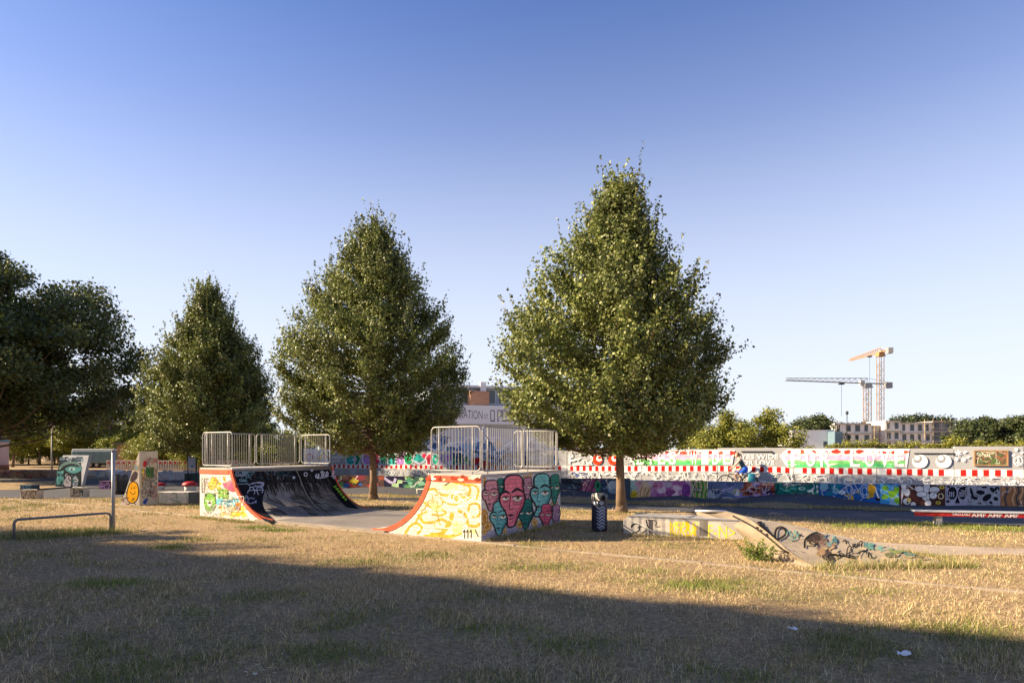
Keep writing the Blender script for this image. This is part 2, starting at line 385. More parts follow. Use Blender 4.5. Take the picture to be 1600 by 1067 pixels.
for right in (True, False):
    cv = curve(right); s_in, s_out = (S1, 0.0) if right else (S4, HP_L); s_bot = S2 if right else S3
    prof = [(s_out, 0), (s_out, HP_H-.03), (s_in, HP_H-.03)]+[(s, max(z-.03, .0)) for s, z in cv[1:]]+[(s_bot, 0)]
    MB().prism([hp(s, 0, z) for s, z in prof], V*HP_W).build('block_wall', m_brick, ramp, uvdir=UVD)
    # riding surface: thin curved slab
    lo = curve(right, 18, .028); bb = MB(); n = len(cv)
    vs = [hp(s, v, z) for v in (.05, HP_W-.05) for s, z in cv]+[hp(s, v, max(z, .02)) for v in (.05, HP_W-.05) for s, z in lo]
    fs = [(i, i+1, n+i+1, n+i) for i in range(n-1)]+[(2*n+i, 3*n+i, 3*n+i+1, 2*n+i+1) for i in range(n-1)]+[(i, 2*n+i, 2*n+i+1, i+1) for i in range(n-1)]+[(n+i, n+i+1, 3*n+i+1, 3*n+i) for i in range(n-1)]
    tr = bb.add(vs, fs).build('riding_surface', m_dconc if not right else m_conc, ramp, smooth=True)
    # joint strip across the left transition
    # platform slab and steel coping
    MB().obox(hp(s_out, 0, HP_H-.026), U*(s_in-s_out), V*HP_W, Z*.05).build('platform', m_conc, ramp, bevel=.008)
    MB().tube([hp(s_in, 0, HP_H+.0), hp(s_in, HP_W, HP_H+.0)], .032, 10).build('coping', mat('worn_steel', (.42, .41, .39), .38, .15, 6, metal=.8), ramp, smooth=True)
    # orange edge trim on both sides: along the curve and along the platform front
    for v0, dv in ((-.014, .06), (HP_W-.046, .06)):
        outer = curve(right, 18, -.012); inner = curve(right, 18, .105)
        bb = MB(); m_ = len(outer)
        vs = [hp(s, v0, z) for s, z in outer]+[hp(s, v0, max(z, .004)) for s, z in inner]+[hp(s, v0+dv, z) for s, z in outer]+[hp(s, v0+dv, max(z, .004)) for s, z in inner]
        fs = [(i, m_+i, m_+i+1, i+1) for i in range(m_-1)]+[(2*m_+i, 2*m_+i+1, 3*m_+i+1, 3*m_+i) for i in range(m_-1)]+[(i, i+1, 2*m_+i+1, 2*m_+i) for i in range(m_-1)]+[(m_+i, 3*m_+i, 3*m_+i+1, m_+i+1) for i in range(m_-1)]
        bb.add(vs, fs).build('edge_trim', m_orange, ramp)
        MB().obox(hp(s_out, v0, HP_H-.17), U*(s_in-s_out)*.93, V*dv, Z*.14).build('platform_band', m_orange, ramp, bevel=.005)
# flat deck between the transitions and its front kerb
MB().obox(hp(S2-.02, .05, .0), U*(S3-S2+.04), V*(HP_W-.1), Z*Z0).build('deck', mat('ramp_deck_concrete', (.22, .195, .175), .6, .2, .9, .15, 60, stain=.3), ramp)
MB().obox(hp(S2-.5, -.10, .0), U*(S3-S2+1.2), V*.15, Z*(Z0-.01)).build('front_kerb', mat('tan_kerb_concrete', (.27, .22, .165), .9, .2, 2, .3, 70, stain=.3), ramp, bevel=.01)

# guard rails made of rounded tube frames with thin bars
m_galv = mat('galvanised_steel', (.33, .32, .305), .5, .2, 8, metal=.25, spec=.3, stain=.25)
def rail_panel(A, B, zb, zt, nbar):
    """frame, feet and bars between ground points A and B"""
    A, B = Vector(A), Vector(B); d = (B-A).normalized(); L_ = (B-A).length; r = .11
    loop = []
    for cx, cz, a0 in ((L_-r, zb+r, -90), (L_-r, zt-r, 0), (r, zt-r, 90), (r, zb+r, 180)):
        for k in range(5):
            a = math.radians(a0+k*22.5); loop.append(A+d*(cx+r*math.cos(a))+Z*(cz+r*math.sin(a)))
    fr = MB().tube(loop, .018, 8, closed=True).build('guard_rail', m_galv, ramp, smooth=True)
    for k in (.22, L_-.22):
        q = A+d*k; MB().tube([q+Z*(HP_H+.02), q+Z*(zt-.01)], .0125, 8).build('post', m_galv, fr, smooth=True)
    me = None
    for k in range(nbar):
        x = .12+(L_-.24)*(k+.5)/nbar; q = A+d*x
        if me is None:
            me_o = MB().tube([(0, 0, zb), (0, 0, zt)], .0072, 6, caps=False); mm = bpy.data.meshes.new('bar'); mm.from_pydata(me_o.v, [], me_o.f); mm.materials.append(m_galv)
            mm.polygons.foreach_set('use_smooth', [True]*len(mm.polygons)); me = mm
        o = link('bar', me, fr); o.location = q-wloc(ramp)+Z*(wloc(ramp).z)
    return fr
zb, zt = HP_H+.10, HP_H+1.13
for so, si in ((.06, S1-.04), (HP_L-.06, S4+.04)):
    rail_panel(hp(so, .06, 0), hp(si, .06, 0), zb, zt, 13)
    rail_panel(hp(so, HP_W-.06, 0), hp(si, HP_W-.06, 0), zb, zt, 13)
    sg = .0
    rail_panel(hp(so, .14, 0), hp(so, 1.97, 0), zb, zt, 18)
    rail_panel(hp(so, 2.03, 0), hp(so, HP_W-.14, 0), zb, zt, 18)

front_hit = plane_hit(hp(0, 0, 0), V)
side_hit = plane_hit(hp(0, 0, 0), U)
def trans_hit(right):
    R, sc = (R1, S2) if right else (R2, S3)
    def hit(px, py):
        d = ray(px, py); o = CAMV-C0
        os, oz, ds, dz = o.dot(U), o.z-(Z0+R), d.dot(U), d.z; os -= sc
        a, b_, c = ds*ds+dz*dz, 2*(os*ds+oz*dz), os*os+oz*oz-R*R
        D = max(b_*b_-4*a*c, 0); t = (-b_+math.sqrt(D))/(2*a)
        p = CAMV+d*t; q = p-C0; s, z = q.dot(U)-sc, p.z-(Z0+R); n = (U*(-s)+Z*(-z)).normalized()
        return p, n
    return hit
rng = random.Random(4)
# --- yellow swirls on the front of the right platform (zoom: 600,640, x4.85)
p = Paint(front_hit, (600, 640, 4.85), clip=(20, 540, 732, 985), gain=.78)
YE, YL, BK = '#d6ac34', '#efe3a0', '#26231f'
p.poly([(345, 545), (725, 540), (728, 985), (60, 935), (160, 870), (240, 780), (300, 680)], '#e9e2cf')
for pts, w in (([(330, 610), (380, 600), (430, 640), (500, 655), (560, 690)], 20), ([(480, 590), (520, 560), (600, 560), (650, 590), (640, 650), (560, 660), (490, 625)], 18), ([(300, 700), (360, 740), (420, 750), (470, 780), (420, 800), (360, 790)], 16),
               ([(260, 790), (300, 850), (380, 850), (440, 830), (480, 870), (440, 930), (350, 940)], 22), ([(520, 780), (500, 850), (470, 900), (420, 960)], 34), ([(560, 760), (620, 800), (640, 870), (700, 880), (725, 860)], 22), ([(640, 770), (650, 720), (700, 710), (725, 740), (720, 800), (670, 810)], 18),
               ([(160, 940), (200, 880), (250, 860), (290, 900), (250, 940)], 20), ([(300, 960), (400, 950), (500, 960), (590, 930)], 26), ([(600, 570), (680, 570), (715, 610), (700, 680)], 16), ([(440, 690), (520, 720), (600, 700), (660, 660)], 14), ([(240, 860), (270, 800), (330, 770)], 14), ([(520, 640), (600, 640), (650, 620)], 10), ([(380, 870), (400, 900), (460, 905)], 10), ([(120, 950), (180, 945)], 14)):
    p.line(pts, w, YE)
for pts in ([(440, 570), (530, 555), (560, 600), (480, 610)], [(350, 700), (420, 720), (440, 760), (380, 770)], [(520, 880), (560, 850), (600, 900), (540, 950)], [(650, 900), (700, 905), (690, 940), (640, 930)]): p.poly(pts, YL, True)
p.scribble(250, 600, 720, 960, 16, 7, ['#d9b24c', '#fff9e8', '#f3ead2'], rng, .15)
for x0 in (600, 625, 650): p.line([(x0, 930), (x0+12, 910), (x0+10, 975)], 7, '#3a3a38')
p.line([(460, 575), (480, 560), (500, 548)], 8, BK); p.line([(690, 905), (715, 960)], 7, BK)
p.build('mural', ramp, m_pbrick, UVD, 'stuff')
p = Paint(front_hit, (600, 640, 4.85), base=.022)
for _ in range(26): p.blob(rng.uniform(345, 720), rng.uniform(505, 532), rng.uniform(5, 14), rng.choice(['#d8cbb4', '#efe8d8', '#a5402a', '#7a3324', '#e2ae8c']), rng, 1.8)
p.build('paint_drips', ramp, m_paint, kind='stuff')

# --- faces on the shaded end wall (zoom: 740,730, x8.893)
p = Paint(side_hit, (740, 730, 8.893), clip=(104, 60, 1205, 1040), gain=1.0)
p.poly([(102, 130), (1203, 75), (1203, 800), (102, 1035)], '#d3cbc6')
p.poly([(102, 960), (230, 880), (420, 830), (700, 800), (1203, 700), (1203, 800), (102, 1035)], '#aca5b6')
for cx, cy, rx, ry in ((150, 200, 26, 70), (150, 700, 55, 120), (190, 820, 60, 70), (640, 790, 60, 60), (845, 770, 45, 65), (740, 130, 60, 25), (1120, 500, 50, 40), (430, 880, 30, 50), (150, 890, 40, 50), (620, 170, 50, 25), (790, 105, 25, 30)):
    p.ell(cx, cy, rx, ry, '#c48b2a'); p.ring(cx, cy, rx*.6, ry*.6, 10, '#e5c9a0')
def head(x0, y0, x1, y1, col, dark, big=False, chin=.5, turn=0.0):
    w, h = x1-x0, y1-y0; f = lambda a, b: (x0+a*w, y0+b*h); lw = max(7, w*.045)
    out = [f(.55, 0), f(.78, .015), f(.9, .08), f(.92, .2), f(.97, .36), f(1, .47), f(.93, .6), f(.8, .72), f(.68, .86), f(.6, .96), f(chin, 1.0), f(chin-.12, .95), f(.3, .82), f(.2, .68), f(.06, .58), f(0, .45), f(.07, .36), f(.18, .28), f(.18, .12), f(.3, .03)]
    p.poly(out, col, True)
    p.poly([f(.84, .08), f(.9, .2), f(.96, .37), f(.98, .47), f(.9, .6), f(.78, .72), f(.66, .86), f(.58, .95), f(.62, .8), f(.8, .58), f(.86, .4)], dark, True)
    p.line(out, lw*1.25, '#241f26', closed=True)
    for ex, ew, eh in ((.23+turn*.4, .14, .045), (.70+turn*.3, .20, .062)):
        ey = .43; p.poly([f(ex-ew, ey), f(ex-ew*.4, ey-eh*.8), f(ex+ew*.6, ey-eh*.8), f(ex+ew, ey), f(ex+ew*.4, ey+eh), f(ex-ew*.4, ey+eh*1.05)], '#e9e2d2', True)
        p.ell(*f(ex+.02, ey+.0), w*ew*.34, h*eh*.62, '#a8701f'); p.ell(*f(ex+.02, ey), w*ew*.15, h*eh*.3, '#201a18')
        p.poly([f(ex-ew*1.02, ey-.002), f(ex-ew*.4, ey-eh*.85), f(ex+ew*.6, ey-eh*.9), f(ex+ew*1.02, ey-.012), f(ex+ew*.4, ey-eh*.35), f(ex-ew*.4, ey-eh*.25)], dark, True)
        p.line([f(ex-ew*1.1, ey+.0), f(ex-ew*.3, ey-eh*.32), f(ex+ew*1.1, ey-eh*.25)], lw*.9, '#241f26')
        p.line([f(ex-ew*.9, ey+eh*1.1), f(ex, ey+eh*1.5), f(ex+ew*.9, ey+eh*.8)], lw*.5, '#3a2a30')
        p.line([f(ex-ew*.9, ey+eh*1.7), f(ex, ey+eh*2.3), f(ex+ew*.8, ey+eh*1.5)], lw*.4, '#3a2a30')
        p.line([f(ex-ew*1.2, ey-eh*1.5), f(ex, ey-eh*2.6), f(ex+ew*1.2, ey-eh*1.6)], lw*(2.3 if big else 1.4), '#241f26', taper=True)
    nx = .42+turn
    p.line([f(nx+.02, .36), f(nx-.01, .5), f(nx-.05, .62), f(nx+.02, .66), f(nx+.1, .63)], lw*.6, '#2a2228')
    p.poly([f(nx-.1, .77), f(nx, .745), f(nx+.06, .755), f(nx+.18, .76), f(nx+.06, .79), f(nx-.02, .795)], '#3a1f2c', True)
    p.line([f(nx-.06, .83), f(nx+.03, .845), f(nx+.12, .82)], lw*.6, '#2a2228')
    for yy in (.13, .18): p.line([f(.3, yy+.01), f(.5, yy-.01), f(.7, yy+.01)], lw*.35, dark)
    p.line([f(.72, .62), f(.66, .74), f(.6, .84)], lw*.4, dark)
head(310, 150, 430, 400, '#2a7c6c', '#1b5a4f'); head(610, 440, 830, 872, '#24786c', '#16554c'); head(1040, 90, 1200, 512, '#358a74', '#236353')
head(668, 130, 812, 440, '#c68c9a', '#a16b7c'); head(108, 175, 346, 606, '#d6929a', '#b26f7c'); head(218, 468, 472, 950, '#74bdb8', '#4c918e')
head(778, 86, 1072, 682, '#82c9bf', '#569a93', True, .3, -.05); head(350, 106, 702, 830, '#f07f8c', '#cf5c70', True, .42, 0)
head(1064, 515, 1196, 800, '#c48ba4', '#9c6680'); head(898, 508, 1082, 836, '#e25f78', '#b73e58')
p.build('mural', ramp, m_pbrick, UVD, 'stuff')

# --- left front wall (zoom: 300,730, x10.67)
p = Paint(front_hit, (300, 730, 10.67), clip=(135, 120, 1300, 985), gain=.8)
p.poly([(138, 130), (640, 130), (690, 230), (740, 400), (820, 560), (930, 720), (1060, 850), (1160, 930), (1230, 965), (140, 880)], '#ece7dc')
def sp(n, x0, y0, x1, y1, r, cols, asp=1.0):
    for _ in range(n): p.blob(rng.uniform(x0, x1), rng.uniform(y0, y1), rng.uniform(r*.6, r*1.3), rng.choice(cols), rng, asp)
sp(10, 310, 180, 460, 360, 42, ['#f0c514', '#eab90f', '#f4d23c']); sp(8, 560, 260, 700, 440, 42, ['#e8527c', '#e77f93', '#d84a5f']); sp(14, 430, 520, 780, 650, 46, ['#6fc3d6', '#8bd2de', '#57b4cc'])
sp(12, 680, 680, 900, 800, 40, ['#f1c722', '#e8b61a', '#f3d560']); sp(8, 480, 640, 700, 800, 40, ['#f3e7d2', '#f1d5a8', '#e7b978']); sp(6, 540, 150, 640, 240, 26, ['#e7a92c', '#f2dc8e', '#ffffff'])
p.rect(440, 360, 610, 520, '#6aa13c'); sp(12, 460, 370, 600, 510, 18, ['#2f3d22', '#9cc860', '#f4f0d8'])
p.poly([(300, 430), (370, 460), (400, 560), (385, 680), (300, 760), (230, 690), (208, 570), (235, 460)], '#7cb740', True); p.line([(300, 430), (370, 460), (400, 560), (385, 680), (300, 760), (230, 690), (208, 570), (235, 460)], 9, '#23301b', closed=True)
for ex in (235, 380): p.ell(ex, 460, 24, 26, '#3a5a2a')
p.ell(300, 600, 42, 48, '#e9e4d2'); p.poly([(262, 605), (300, 555), (340, 605)], '#2a2a28'); p.ell(255, 550, 20, 10, '#f2efdc'); p.ell(345, 545, 20, 10, '#f2efdc')
p.rect(730, 590, 815, 715, '#b8842a'); p.rect(745, 650, 800, 700, '#9a8aa0')
for x in (170, 205, 235, 262): p.line([(x, 170), (x+rng.uniform(-8, 8), 300), (x, 430)], 9, rng.choice(['#cfc6c6', '#b9b2b8', '#4a4648']))
p.scribble(150, 160, 640, 420, 26, 6, ['#2f2c2c', '#8c8288', '#ffffff', '#d4c27a'], rng, .15)
p.scribble(150, 620, 480, 860, 34, 6, ['#3a3636', '#8c8288', '#ffffff', '#b7b0ac'], rng, .12)
p.scribble(480, 480, 900, 850, 34, 6, ['#2c5560', '#8c6a4c', '#ffffff', '#e0902c'], rng, .12)
for x, y in ((480, 555), (600, 560), (540, 560)): p.line([(x, y), (x+70, y+6)], 12, '#2c6f84')
for x in (540, 590): p.line([(x, 500), (x+6, 600), (x, 680)], 10, '#2c6f84')
sp(14, 160, 840, 1050, 900, 20, ['#dcc9b4', '#e9b9a0', '#efe6d8'], 2.5)
p.build('mural', ramp, m_pbrick, UVD, 'stuff')

# --- dark paint and tags on the left transition (zoom: 300,650, x4.85)
p = Paint(trans_hit(False), (300, 650, 4.85), base=.003)
DK = '#1c1d23'
def grid_poly(pts, col):
    """subdivided so that it follows the curve: quads between two polylines"""
    a, b2 = pts; n = 10
    A = smoothpts(a, sub=4); B = smoothpts(b2, sub=4); m = len(A); vs = []
    for i in range(m):
        for j in range(n+1):
            t = j/n; vs.append((A[i][0]*(1-t)+B[i][0]*t, A[i][1]*(1-t)+B[i][1]*t))
    p.raw(vs, [(i*(n+1)+j, i*(n+1)+j+1, (i+1)*(n+1)+j+1, (i+1)*(n+1)+j) for i in range(m-1) for j in range(n)], col)
grid_poly(([(312, 420), (520, 417), (780, 413), (1040, 404)], [(330, 545), (540, 520), (800, 500), (1110, 520)]), DK)
grid_poly(([(318, 430), (345, 545), (395, 645), (470, 730), (560, 800)], [(600, 432), (560, 545), (535, 640), (560, 720), (640, 800)]), DK)
grid_poly(([(985, 408), (1015, 480), (1060, 560), (1110, 630), (1170, 690)], [(1040, 405), (1075, 480), (1130, 560), (1185, 630), (1270, 705)]), '#0d0e12')
for _ in range(190):       # drips and wheel scuffs running down the slope
    x = rng.uniform(335, 1010); y = 415+rng.random()*rng.choice([70, 110, 150]); l = rng.uniform(25, 130)*(1 if y < 520 else .7); k = .35 if x < 800 else .55
    if x < 420+(y-430)*.5: continue
    p.line([(x, y), (x+l*k*.4, y+l*.5), (x+l*k, y+l)], rng.uniform(2, 9), rng.choice(['#1b1a1c', '#2c2824', '#3a342d', '#443d35', '#332d27', '#4d453c']), taper=True)
for _ in range(90):
    x = rng.uniform(560, 1060); y = rng.uniform(560, 740); p.line([(x, y), (x+rng.uniform(10, 60), y+rng.uniform(5, 35)), (x+rng.uniform(50, 110), y+rng.uniform(20, 50))], rng.uniform(1.5, 5), rng.choice(['#3b352d', '#4d453b', '#2a2622', '#5a5146', '#38322c']), taper=True)
for _ in range(120):
    x = rng.uniform(400, 1000); y = rng.uniform(425, 520); l = rng.uniform(20, 70); p.line([(x, y), (x+l*.2, y+l*.5), (x+l*.45, y+l)], rng.uniform(2, 6), rng.choice(['#26262a', '#2f2d2d', '#38342f', '#222329']), taper=True)
p.line([(785, 415), (810, 470), (835, 540), (875, 620), (945, 700), (1060, 770)], 9, '#7d756a'); p.line([(797, 415), (822, 470), (848, 540), (890, 620), (962, 700), (1080, 770)], 6, '#15130f')
WH = '#c9c8cf'
for pts in ([(940, 440), (930, 460), (945, 465), (955, 440), (950, 480)], [(965, 430), (985, 420), (975, 445), (990, 455), (970, 462)], [(1000, 425), (985, 445), (1005, 450), (1015, 425), (1025, 440), (1005, 460)], [(930, 470), (980, 472), (1030, 455)]): p.line(pts, 7, WH)
p.ell(765, 470, 11, 11, '#b9b9c0'); p.ring(855, 445, 12, 14, 6, WH); p.ell(902, 415, 9, 8, WH)
for pts in ([(420, 530), (470, 510), (540, 520), (500, 535), (430, 545)], [(440, 540), (425, 570), (415, 590), (430, 570), (540, 566)], [(450, 545), (470, 570), (465, 600)], [(490, 540), (485, 570), (500, 605)], [(510, 535), (530, 560), (525, 590)], [(450, 520), (500, 505), (540, 512)], [(470, 530), (520, 550), (535, 520), (515, 540)]): p.line(pts, 5, '#aeb3c6')
p.text('Chasler', 322, 428, 410, 462, '#b4b9c4'); p.text('Gylan', 350, 480, 410, 506, '#8fb4c0'); p.scribble(330, 425, 470, 520, 9, 4, ['#9fb1bd', '#6d8f9a'], rng, .3); p.scribble(400, 610, 480, 670, 5, 5, ['#9aa0b4'], rng, .4); p.scribble(480, 425, 760, 480, 12, 3, ['#2f6a70', '#3b5860', '#8a8f99'], rng, .3)
for x, y in ((1050, 450), (1065, 465), (1055, 425)): p.line([(x, y), (x+14, y-6), (x+10, y+12), (x-2, y+8)], 5, WH)
for k in range(6): p.blob(1080+k*16, 540+k*20, 10, rng.choice(['#8fb52c', '#6f9a2a', '#c8cf62']), rng, 1.3)
p.build('tags', ramp, m_paint, kind='stuff')

# kerb line of long edging stones, flush in the grass
kerb = empty('kerb_line', hp(0, -.12, 0), 'line of flush concrete edging stones running across the dry lawn', 'kerb')
kerb['kind'] = 'structure'
m_kerb = mat('kerb_concrete', (.30, .24, .175), .92, .2, 2.5, .3, 70, stain=.2, fine=.15)
rk = random.Random(2)
for k in range(-17, 24):
    s = k*1.0; A = hp(s, -.22+rk.uniform(-.008, .008), -.08)
    MB().obox(A, U*(.985), V*.09, Z*(.103+rk.uniform(-.008, .012))).build('edging_stone', m_kerb, kerb, bevel=.008)

# ------------------------------------------------------------------ low mural wall
def vwall(P0, D, px0, px1, z0, z1, thick, off=0.0):
    """box wall on a ground line between two photo columns"""
    N_ = Vector((-D.y, D.x, 0)); a = on_line(px0, P0+N_*off, D); b_ = on_line(px1, P0+N_*off, D); return a, b_, N_
lw = empty('low_mural_wall', on_line(1050, WL0, WLD), 'long low concrete wall with colourful murals beside the asphalt track', 'wall')
m_wallc = mat('wall_concrete', (.46, .44, .41), .85, .12, 1.2, .2, 70, stain=.2)
cutl = [480, 600, 720, 885, 985, 1105, 1190, 1280, 1405, 1477, 1511, 1563, 1690]
for a_, b2 in zip(cutl[:-1], cutl[1:]):
    A = on_line(a_, WL0, WLD); B = on_line(b2, WL0, WLD); d = (B-A)
    MB().obox(A+WLD*.006, d-WLD*.012, WLN*.22, Z*.8).build('wall_block', m_wallc, lw, bevel=.01)
lhit = plane_hit(WL0, WLN)
rng = random.Random(11)
def sect(x0, x1, y0, y1, base, shapes, name='mural'):
    global p
    p = Paint(lhit, (0, 0, 1), clip=(x0+.2, y0, x1-.2, y1+8)); p.rect(x0, y0, x1, y1+8, base); shapes(); p.scribble(x0+2, y0+1, x1-2, y1-1, int((x1-x0)/7), .7, ['#1d1b22', '#23262e', '#e8e4e0', '#2a2030', '#f0ece6'], rng, .22); p.build(name, lw, m_paint, kind='stuff')
def ty(x): return 749.8+(x-1000)*.0157+.4      # painted top edge in the photo
def s_left():
    for _ in range(26): p.blob(rng.uniform(510, 598), rng.uniform(744, 766), rng.uniform(2, 5), rng.choice(['#2f8f6a', '#2c5fa8', '#b8443c', '#7d3440', '#c7b13c', '#8f4a3a', '#4a7d4a']), rng, 1.6)
sect(505, 600, ty(505), 768, '#57403f', s_left)
def s_left2():
    p.rect(600, 744, 648, 775, '#23223f'); p.line([(600, 746), (608, 752), (615, 754), (618, 747)], 4, '#b9b0d8')
    for _ in range(34): p.blob(rng.uniform(616, 664), rng.uniform(746, 772), rng.uniform(2, 4), rng.choice(['#7fb59a', '#4d8a78', '#a9cf9a', '#3b6b58', '#6f9c4a']), rng, 1.5)
sect(600, 720, ty(600), 775, '#3d5a55', s_left2)
def s_dark():
    for _ in range(20): p.blob(rng.uniform(722, 905), rng.uniform(747, 770), rng.uniform(2, 5), rng.choice(['#5f6670', '#39404c', '#7d8791', '#4a4a58']), rng, 1.8)
    for k in range(14):
        x = 907+k*2.0; p.line([(x+6, 748), (x+2, 758), (x-3, 768)], 1.1, rng.choice(['#c25a8c', '#7c2f58', '#d884ac']))
    p.ell(934, 759, 4.5, 9, '#3f9a72'); p.ell(934, 758, 2, 4, '#204a3a'); p.scribble(885, 748, 907, 762, 6, 1, ['#b9bfc4', '#2b2f36'], rng)
    for y in (750, 757, 764): p.line([(940, y), (947, y+2)], 3, '#2a4a80')
    p.ell(959, 761, 11, 11, '#8fa6c0'); p.ell(957, 758, 7, 7, '#bccbd8'); p.ring(959, 761, 11, 11, 1, '#2f4f78')
sect(720, 985, ty(800), 772, '#4d5d6e', s_dark)
def s_pastel():
    p.rect(985, 750, 995, 785, '#b9dcd4'); p.poly([(980, 770), (992, 764), (1000, 776), (985, 785)], '#e9c93c'); p.ell(998, 756, 6, 5, '#e9a8b8')
    p.poly([(995, 784), (1000, 762), (1006, 752), (1014, 758), (1018, 772), (1024, 784)], '#f0cfa0', True)
    for x in (1000, 1006, 1012, 1018): p.line([(x, 783), (x+1, 768), (x+4, 760)], .9, '#b7603c')
    p.poly([(1018, 784), (1024, 756), (1040, 752), (1060, 752), (1078, 756), (1078, 784)], '#cf8fc0', True)
    for _ in range(14): p.blob(rng.uniform(1024, 1074), rng.uniform(753, 776), rng.uniform(3, 6), rng.choice(['#b56aa8', '#e2b4d4', '#94508c', '#f0d4e2', '#d77fae']), rng, 1.4)
    p.ell(1045, 757, 5, 4, '#cfc3d8'); p.ell(1072, 766, 6, 10, '#8d4a9c'); p.ring(1072, 766, 6, 10, .8, '#4c2258')
    p.rect(1080, 750, 1105, 790, '#c3b58c')
    for x in (1083, 1090, 1097, 1103): p.line([(x, 752), (x+2, 762), (x-1, 772), (x+1, 784)], 3.2, rng.choice(['#4f9a34', '#3c7d2a', '#7dbb3f']))
sect(985, 1105, ty(1040), 780, '#dfc3cf', s_pastel)
def s_blue():
    for _ in range(16): p.blob(rng.uniform(1108, 1188), rng.uniform(753, 780), rng.uniform(3, 7), rng.choice(['#5a6f94', '#7f8fb0', '#4a5a80', '#8f86b4', '#aab4c4']), rng, 1.6)
    for x, y in ((1114, 764), (1120, 766), (1126, 770), (1122, 776), (1116, 772)): p.ell(x, y, 3.4, 1.5, '#23252c', .7); p.ell(x, y, 2, .7, '#dfe2e6', .7)
    for pts in ([(1128, 770), (1136, 764), (1142, 766), (1150, 756)], [(1133, 752), (1134, 760), (1140, 762)], [(1146, 772), (1150, 764), (1156, 770)]): p.line(pts, 2, rng.choice(['#c9b44a', '#8a7fc0', '#c0c878']))
    p.poly([(1148, 774), (1152, 764), (1154, 770), (1156, 774)], '#e8e4ec'); p.poly([(1162, 752), (1190, 752), (1190, 776), (1160, 774)], '#9c5a4c')
    for _ in range(26): p.blob(rng.uniform(1160, 1189), rng.uniform(754, 774), rng.uniform(1.4, 3.4), rng.choice(['#a8523c', '#c9785a', '#e0a890', '#5c2b26', '#2d2340', '#b89ac4', '#7a6aa8']), rng, 1.8)
sect(1105, 1190, ty(1150), 781, '#67789c', s_blue)
def s_red():
    for _ in range(30): p.blob(rng.uniform(1154, 1210), rng.uniform(753, 772), rng.uniform(1.6, 4), rng.choice(['#a8523c', '#c9785a', '#e0a890', '#5c2b26', '#2d2340', '#b89ac4', '#7a3a34']), rng, 1.8)
    p.scribble(1156, 753, 1210, 772, 16, 1, ['#2a1c28', '#ecd7cc', '#7d5fa8'], rng)
    p.rect(1211, 752, 1280, 790, '#1d6b66'); p.rect(1222, 752, 1241, 760, '#5c7278'); p.rect(1248, 752, 1266, 759, '#4d6268')
    p.line([(1214, 752), (1216, 760), (1213, 768), (1212, 772)], 3, '#124844'); p.line([(1218, 762), (1228, 766), (1238, 763), (1244, 765)], 3, '#46b0a4'); p.ell(1253, 763, 5.5, 2.5, '#9fc9cc'); p.ell(1253, 763, 3.5, 1.2, '#28504f')
    p.poly([(1260, 766), (1266, 765), (1272, 760), (1270, 767), (1263, 769)], '#c9d4d6'); p.rect(1246, 752, 1247, 780, '#0f3f3c')
    for y in (760, 767): p.ell(1277, y, 1.8, 3, '#dfe7ea')
sect(1190, 1280, ty(1230), 776, '#8a4b3c', s_red)
def s_ocean():
    for _ in range(10): p.blob(rng.uniform(1283, 1318), rng.uniform(756, 772), rng.uniform(3, 6), rng.choice(['#bcd4de', '#86b4c4', '#4fa0a8', '#d8e4ea', '#35709c']), rng, 1.4)
    for _ in range(6): p.ell(rng.uniform(1288, 1316), rng.uniform(758, 772), 4, 1.6, '#1f8a8c', rng.uniform(-.5, .5))
    for _ in range(12): p.blob(rng.uniform(1318, 1372), rng.uniform(756, 780), rng.uniform(1.6, 3.6), rng.choice(['#d9a93c', '#e8c45c', '#b8ccd4', '#7fa8d8', '#e0b44a']), rng, 1.3)
    p.ring(1351, 767, 7, 10, 1.3, '#bcd0e4'); p.ring(1351, 767, 4, 6, 1, '#bcd0e4'); p.line([(1322, 756), (1324, 768), (1332, 772), (1344, 762)], 2, '#9fb4c8'); p.line([(1328, 780), (1330, 772), (1336, 764)], 2, '#a9a0b8')
    p.line([(1360, 756), (1366, 760), (1370, 770), (1374, 780)], 2.4, '#e8ecf0'); p.poly([(1366, 777), (1374, 778), (1379, 783), (1370, 782)], '#2c2a2a'); p.poly([(1357, 757), (1366, 758), (1368, 766), (1362, 776), (1357, 770)], '#d8a32c', True)
    p.rect(1375, 755, 1404, 800, '#4aa0d8'); p.ell(1399, 785, 9, 12, '#9cc4dc')
    for x, y, r in ((1383, 762, 4), (1394, 770, 6), (1382, 776, 4), (1402, 765, 5), (1404, 782, 5), (1391, 770, 3)): p.blob(x, y, r, '#8cc63c', rng, 1.4)
sect(1280, 1405, ty(1340), 790, '#2b63a8', s_ocean)
def s_bubble():
    for x, y, rx, ry in ((1417, 769, 5, 6), (1417, 783, 6, 5), (1427, 788, 4, 4), (1437, 764, 7, 5), (1448, 762, 5, 8), (1447, 776, 6, 6), (1460, 765, 8, 5), (1458, 774, 6, 5), (1450, 786, 5, 5), (1440, 772, 8, 4)):
        p.ell(x, y, rx+.9, ry+.9, '#3a2420'); p.ell(x, y, rx, ry, '#f1ebe4')
    for x, y in ((1472, 761), (1466, 785)): p.ell(x, y, 4.2, 2.6, '#e0c84a'); p.ell(x, y, 2, 1.2, '#6a4a20')
    p.ring(1470, 775, 4, 4, 1.6, '#e8d8a0'); p.ell(1420, 781, 3.6, 3.6, '#f0d070'); p.ell(1418, 785, 1.6, 1.6, '#2a1c18')
    p.poly([(1408, 757), (1416, 757), (1412, 770), (1408, 790)], '#efe6dc')
sect(1405, 1477, ty(1440), 794, '#5a3630', s_bubble)
